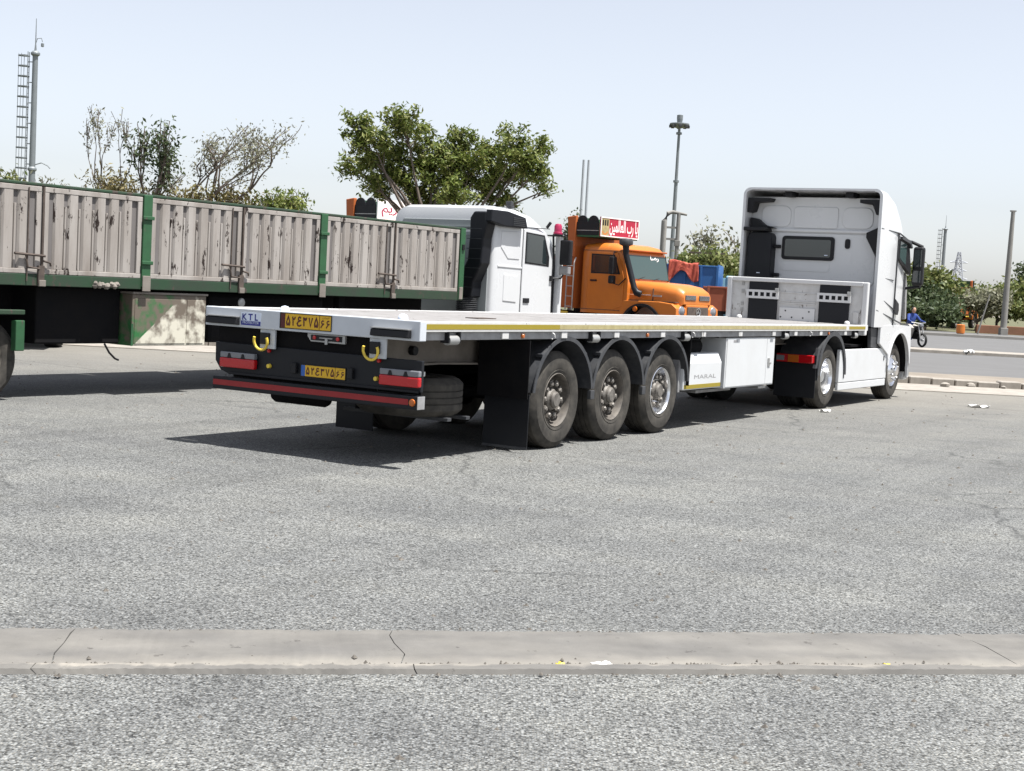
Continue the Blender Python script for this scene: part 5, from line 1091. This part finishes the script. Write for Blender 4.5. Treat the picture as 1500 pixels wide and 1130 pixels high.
# ================================================================== POLES AND MASTS
def ladder_mast(loc, h, r, label, detail=True):
    m = root('ladder_mast', label, 'mast', loc, 0, 'ladder masts'); hs = h * .48
    MB().tube([(0, 0, 0), (0, 0, hs)], [r * 1.15, r * 1.02], 16).build('lower_pole', 'mast', m, smooth=60)
    MB().tube([(0, 0, hs), (0, 0, h)], [r * .98, r * .85], 16).build('upper_pole', 'mast', m, smooth=60)
    for z in (hs, h): MB().lathe([(r * .9, -.2), (r * 1.45, -.05), (r * 1.45, .12), (r * .9, .3)], (0, 0, z), 'z', n=16, cap=True).build('flange', 'mast', m)
    MB().tube([(0, 0, h), (0, 0, h + 1.0), (0, 0, h + 3.4)], [r * .5, .06, .03], 8).build('lightning_rod', 'mast', m)
    if detail:
        a = MB().tube([(0, 0, h + .9), (.15, 0, h + 1.5), (.55, 0, h + 1.55), (.65, 0, h + 1.2)], .04, 6).lathe([(0, -.25), (.15, -.2), (.15, .1), (0, .15)], (.66, 0, h + .95), 'z', n=10).build('camera_arm', 'mast', m)
        MB().tube([(.3, 0, hs + .5), (.9, 0, hs + .7), (1.5, 0, hs + .45), (1.75, 0, hs + .2)], .06, 6).build('lamp_arm', 'mast', m)
    x0, x1 = -r - .55, -r - .35; ld = MB()
    for y in (-.2, .2): ld.tube([(x1, y, 0), (x1, y, h + .2)], .045, 5)
    for k in range(int(h / .5)): ld.tube([(x1, -.2, k * .5), (x1, .2, k * .5)], .025, 4)
    ld.build('ladder', 'mast', m)
    k = 0; z = 2.5
    cg = MB()
    for yy_, xx in ((-.38, x1 - .55), (.38, x1 - .55), (0, x1 - .95)): cg.tube([(xx, yy_, 2.5), (xx, yy_, h)], .028, 4)
    cg.build('cage_bars', 'mast', m)
    while z < h + .1:
        MB().tube([(x1, -.3, z)] + [(x1 - .95 * math.sin(t), -.4 * math.cos(t), z) for t in [R(10 + 160 * i / 8) for i in range(9)]] + [(x1, .3, z)], .075, 5).build('cage_hoop', 'mast', m)
        if k % 2 == 0: MB().tube([(x1, 0, z + .4), (-r * .5, 0, z + .4)], .05, 5).build('ladder_bracket', 'mast', m)
        z += .98; k += 1
    return m
ladder_mast((-47.7, 140, 0), 21.3, .30, 'grey steel mast with a caged ladder behind the green trailer')
ladder_mast((103.2, 350, 0), 20.4, .42, 'distant grey mast with a caged ladder above the far trees', False)
fm = root('floodlight_mast', 'tall slim floodlight mast with a round lamp head', 'mast', (21.2, 200, 0))
for a, b_, r1, r2 in ((0, 9, .36, .32), (9, 17, .28, .25), (17, 24.6, .22, .18)): MB().tube([(0, 0, a), (0, 0, b_)], [r1, r2], 12).build('pole_section', 'mast', fm, smooth=60)
for z in (9, 17, 23.6): MB().lathe([(.40, -.15), (.40, .15)], (0, 0, z), 'z', n=12, cap=True).build('pole_joint', 'mast', fm)
MB().lathe([(.25, 24.3), (1.0, 24.45), (1.35, 24.8), (1.35, 24.95), (.3, 25.1)], (0, 0, 0), 'z', n=20, cap=True).build('head_frame', 'mast', fm)
MB().lathe([(.35, 25.1), (.42, 25.6), (.42, 26.1), (.1, 26.2)], (0, 0, 0), 'z', n=12, cap=True).build('head_cap', 'mast', fm)
for k in range(8):
    a = k * math.pi / 4; c = (1.2 * math.cos(a), 1.2 * math.sin(a)); MB().box(c[0] - .22, c[0] + .22, c[1] - .22, c[1] + .22, 24.35, 24.75).build('floodlight', 'fender', fm, .05)
pf = root('gantry_post', 'two-legged grey power post with a curved top beside the floodlight mast', 'post', (9.95, 100, 0))
MB().tube([(0, 0, 0), (.0, 0, 6.6), (.25, 0, 7.15), (.55, 0, 7.25), (1.55, 0, 7.1)], [.22, .20, .17, .13, .08], 10).build('main_post', 'polecon', pf, smooth=60)
MB().tube([(.98, 0, 0), (.98, 0, 7.2)], [.17, .14], 10).build('second_post', 'polecon', pf, smooth=60)
for z in (5.3, 6.1): MB().box(0, 1.1, -.06, .06, z, z + .14).build('cross_arm', 'polecon', pf)
MB().box(.80, 1.16, -.18, .18, 4.9, 5.3).build('clamp_box', 'polecon', pf, .02)
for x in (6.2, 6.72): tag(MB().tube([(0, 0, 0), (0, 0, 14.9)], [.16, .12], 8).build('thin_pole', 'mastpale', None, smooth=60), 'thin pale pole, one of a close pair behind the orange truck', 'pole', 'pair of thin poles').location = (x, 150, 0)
cp = root('concrete_pole', 'tall plain concrete pole standing on the far pavement', 'pole', (31.3, 92, 0))
MB().tube([(0, 0, 0), (.02, 0, 4), (.05, 0, 8.0)], [.215, .175, .125], 12).build('shaft', 'polecon', cp, smooth=60); MB().box(-.24, .24, -.24, .24, 0, .55).build('foot', 'polecon', cp, .03); MB().box(-.12, .22, -.12, .12, 7.98, 8.06).build('cap', 'polecon', cp)
tp = MB().tube([(0, 0, 0), (.28, 0, 1.2), (.62, 0, 2.6)], [.055, .05, .04], 8).build('leaning_stake', 'polecon', None, smooth=60); tp.location = (29.0, 90, 0); tag(tp, 'thin leaning pole on the far pavement near the concrete pole', 'pole')
sp2 = MB().box(-.05, .05, -.05, .05, 0, 4.3).box(-1.6, .6, -.05, .05, 4.15, 4.25).build('frame_post', 'rust', None); sp2.location = (12.0, 88, 0); tag(sp2, 'small post with a crossbar behind the blue cargo truck', 'post')
# lattice pylon
py = root('lattice_pylon', 'distant lattice power pylon with three cross arms', 'pylon', (214, 700, 0))
def lat(z): return 3.2 * (1 - z / 30) + .35
lg = MB()
for sx in (-1, 1):
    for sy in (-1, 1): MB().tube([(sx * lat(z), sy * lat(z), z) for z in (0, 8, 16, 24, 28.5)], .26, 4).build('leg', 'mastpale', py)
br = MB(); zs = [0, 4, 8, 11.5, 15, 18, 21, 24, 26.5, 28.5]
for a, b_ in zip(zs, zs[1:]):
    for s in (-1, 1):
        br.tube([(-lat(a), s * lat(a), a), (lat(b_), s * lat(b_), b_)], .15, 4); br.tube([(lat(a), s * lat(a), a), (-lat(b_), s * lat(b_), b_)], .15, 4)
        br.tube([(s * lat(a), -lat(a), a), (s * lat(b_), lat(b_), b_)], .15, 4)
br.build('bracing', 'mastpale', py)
for z, w_ in ((15.5, 4.6), (19.5, 4.0), (23.5, 4.2)): MB().tube([(-w_, 0, z), (w_, 0, z)], .28, 4).tube([(-w_, 0, z), (0, 0, z + 1.3), (w_, 0, z)], .2, 4).build('cross_arm', 'mastpale', py)

# ================================================================== MAN ON A MOTORCYCLE, barrel, litter
mx_, my_ = 16.55, 59.6
bk = root('motorcycle', 'dark motorcycle standing on the road beyond the median', 'motorcycle', (mx_, my_, -.02), R(-68))
for x in (-.62, .62):
    wv = MB().lathe([(.22, -.04), (.27, -.05), (.30, 0), (.27, .05), (.22, .04)], (x, 0, .30), n=20).build('wheel', 'rubberdark', bk, smooth=40)
    MB().lathe([(.05, -.05), (.05, .05)], (x, 0, .30), n=10, cap=True).build('hub', 'steel', wv)
MB().prism([(-.35, .35), (.25, .32), (.35, .6), (.1, .68), (-.45, .62)], 'y', -.12, .12).build('engine', 'chassis', bk, .03)
MB().prism([(-.05, .66), (.38, .70), (.36, .88), (.05, .86)], 'y', -.13, .13).build('fuel_tank', 'black', bk, .05)
MB().prism([(-.75, .68), (-.02, .67), (-.02, .76), (-.8, .80)], 'y', -.13, .13).build('seat', 'black', bk, .03)
MB().tube([(.62, -.09, .30), (.42, -.09, .95)], .025, 6).tube([(.62, .09, .30), (.42, .09, .95)], .025, 6).tube([(.30, -.36, 1.02), (.42, 0, .98), (.30, .36, 1.02)], .018, 6).build('fork_and_handlebar', 'steel', bk)
MB().lathe([(0, .10), (.08, .08), (.09, 0)], (.47, 0, .9), 'x', n=12).build('headlamp', 'clear', bk); MB().box(-.95, -.45, -.3, -.14, .42, .70).box(-.95, -.45, .14, .3, .42, .70).build('panniers', 'chassis', bk, .03)
def person():
    J_ = dict(pel=(-.28, 0, .86), chest=(-.16, 0, 1.18), neck=(-.12, 0, 1.36), head=(-.08, 0, 1.44), hl=(-.24, .12, .84), hr=(-.24, -.12, .84), kl=(.16, .17, .72), kr=(.16, -.17, .72), al=(.02, .17, .36), ar=(.02, -.17, .36), tl=(.16, .18, .31), tr=(.16, -.18, .31),
              sl=(-.13, .19, 1.30), sr=(-.13, -.19, 1.30), el=(.02, .30, 1.10), er=(.02, -.30, 1.10), wl=(.24, .33, 1.05), wr=(.24, -.33, 1.05), gl=(.31, .34, 1.04), gr=(.31, -.34, 1.04))
    E_ = [('pel', 'chest'), ('chest', 'neck'), ('neck', 'head'), ('pel', 'hl'), ('pel', 'hr'), ('hl', 'kl'), ('hr', 'kr'), ('kl', 'al'), ('kr', 'ar'), ('al', 'tl'), ('ar', 'tr'), ('chest', 'sl'), ('chest', 'sr'), ('sl', 'el'), ('sr', 'er'), ('el', 'wl'), ('er', 'wr'), ('wl', 'gl'), ('wr', 'gr')]
    rd = dict(pel=.15, chest=.17, neck=.06, head=.06, hl=.10, hr=.10, kl=.07, kr=.07, al=.045, ar=.045, tl=.04, tr=.04, sl=.075, sr=.075, el=.05, er=.05, wl=.035, wr=.035, gl=.035, gr=.035)
    ks = list(J_); me = bpy.data.meshes.new('person'); me.from_pydata([J_[k] for k in ks], [(ks.index(a), ks.index(b)) for a, b in E_], [])
    o = bpy.data.objects.new('person', me); col.objects.link(o); o.location = (mx_, my_, -.02); o.rotation_euler = (0, 0, R(-68))
    o.modifiers.new('skin', 'SKIN')
    for i, k in enumerate(ks): me.skin_vertices[0].data[i].radius = (rd[k], rd[k])
    me.skin_vertices[0].data[0].use_root = True
    o.modifiers.new('sub', 'SUBSURF').levels = 1; o.modifiers['sub'].render_levels = 2
    me.materials.append(M['cloth_blue']); tag(o, 'person in a blue shirt and pale trousers seated on the motorcycle', 'person')
    b = MB().lathe([(0, -.13), (.06, -.11), (.085, -.03), (.09, .03), (.075, .09), (.04, .12), (0, .125)], (-.06, 0, 1.52), 'z', n=14); b.build('head', 'skin', o, smooth=60)
    MB().lathe([(.093, .0), (.096, .05), (.08, .10), (.04, .13), (0, .137)], (-.075, 0, 1.52), 'z', n=14).build('hair', 'hair', o, smooth=60)
    for s in (-1, 1): MB().tube([(-.26, s * .10, .86), (.16, s * .17, .74), (.03, s * .17, .40)], [.135, .10, .075], 10).build('trouser_leg', 'cloth_pale', o, smooth=60)
person()
ob = MB().lathe([(.18, 0), (.25, .05), (.27, .3), (.25, .5), (.26, .55), (.2, .58)], (0, 0, 0), 'z', n=16, cap=True).build('barrel', 'orange', None, smooth=40); ob.location = (27.2, 87.6, .1); tag(ob, 'small orange barrel at the far kerb beside the dark bush', 'barrel')
def scrap(name, m, x, y, z, sx, sy, label, cat, seed, rz=0, h=.02):
    q = random.Random(seed); rg = [[(sx * (i / 5 - .5) * q.uniform(.85, 1.1), sy * (j / 4 - .5) * q.uniform(.85, 1.1), q.uniform(0, h)) for j in range(5)] for i in range(6)]
    o = MB().quadstrip(rg, False).build(name, m, None, smooth=50); o.modifiers.new('s', 'SOLIDIFY').thickness = .002; o.location = (x, y, z); o.rotation_euler = (0, 0, rz); tag(o, label, cat); return o
scrap('paper_scrap', 'paper', .475, 6.40, .006, .095, .06, 'folded white paper lying in the concrete drain', 'litter', 1, .2, .016)
scrap('wrapper', 'yellowlit', .285, 6.335, .010, .04, .025, 'small yellow wrapper lying in the drain beside the white paper', 'litter', 2, .3, .02)
scrap('wrapper', 'yellowlit', 1.84, 6.66, .008, .03, .016, 'tiny yellow wrapper lying alone in the drain', 'litter', 3, .1, .012)
scrap('paper_scrap', 'paper', 8.1, 24.8, .004, .34, .22, 'white paper scrap on the yard near the far kerb', 'litter', 4, .1, .05)
scrap('paper_scrap', 'paper', 4.82, 21.9, .004, .16, .10, 'white litter on the ground beside the tractor unit', 'litter', 5, .4, .05)
scrap('plastic_bag', 'paper', 16.6, 52.3, -.01, .34, .22, 'white plastic bag on the road beside the median', 'litter', 6, .1, .22)
for i, (x, y) in enumerate(((9.9, 30.9), (10.6, 30.85), (9.2, 30.4), (-8.0, 30.6), (-9.6, 30.7))):
    q = random.Random(i); r = q.uniform(.05, .10); b = MB().lathe([(0, -r * .3), (r, 0), (r * .9, r * .5), (r * .4, r * .8), (0, r * .85)], (0, 0, 0), 'z', n=8); b.v = [(a * q.uniform(.8, 1.2), c * q.uniform(.8, 1.2), d) for a, c, d in b.v]
    o = b.build('rubble_stone', 'kerb', None); o.location = (x, y, .03); tag(o, 'loose pale stone lying in the gutter below the far kerb', 'stone', 'stones below the far kerb')
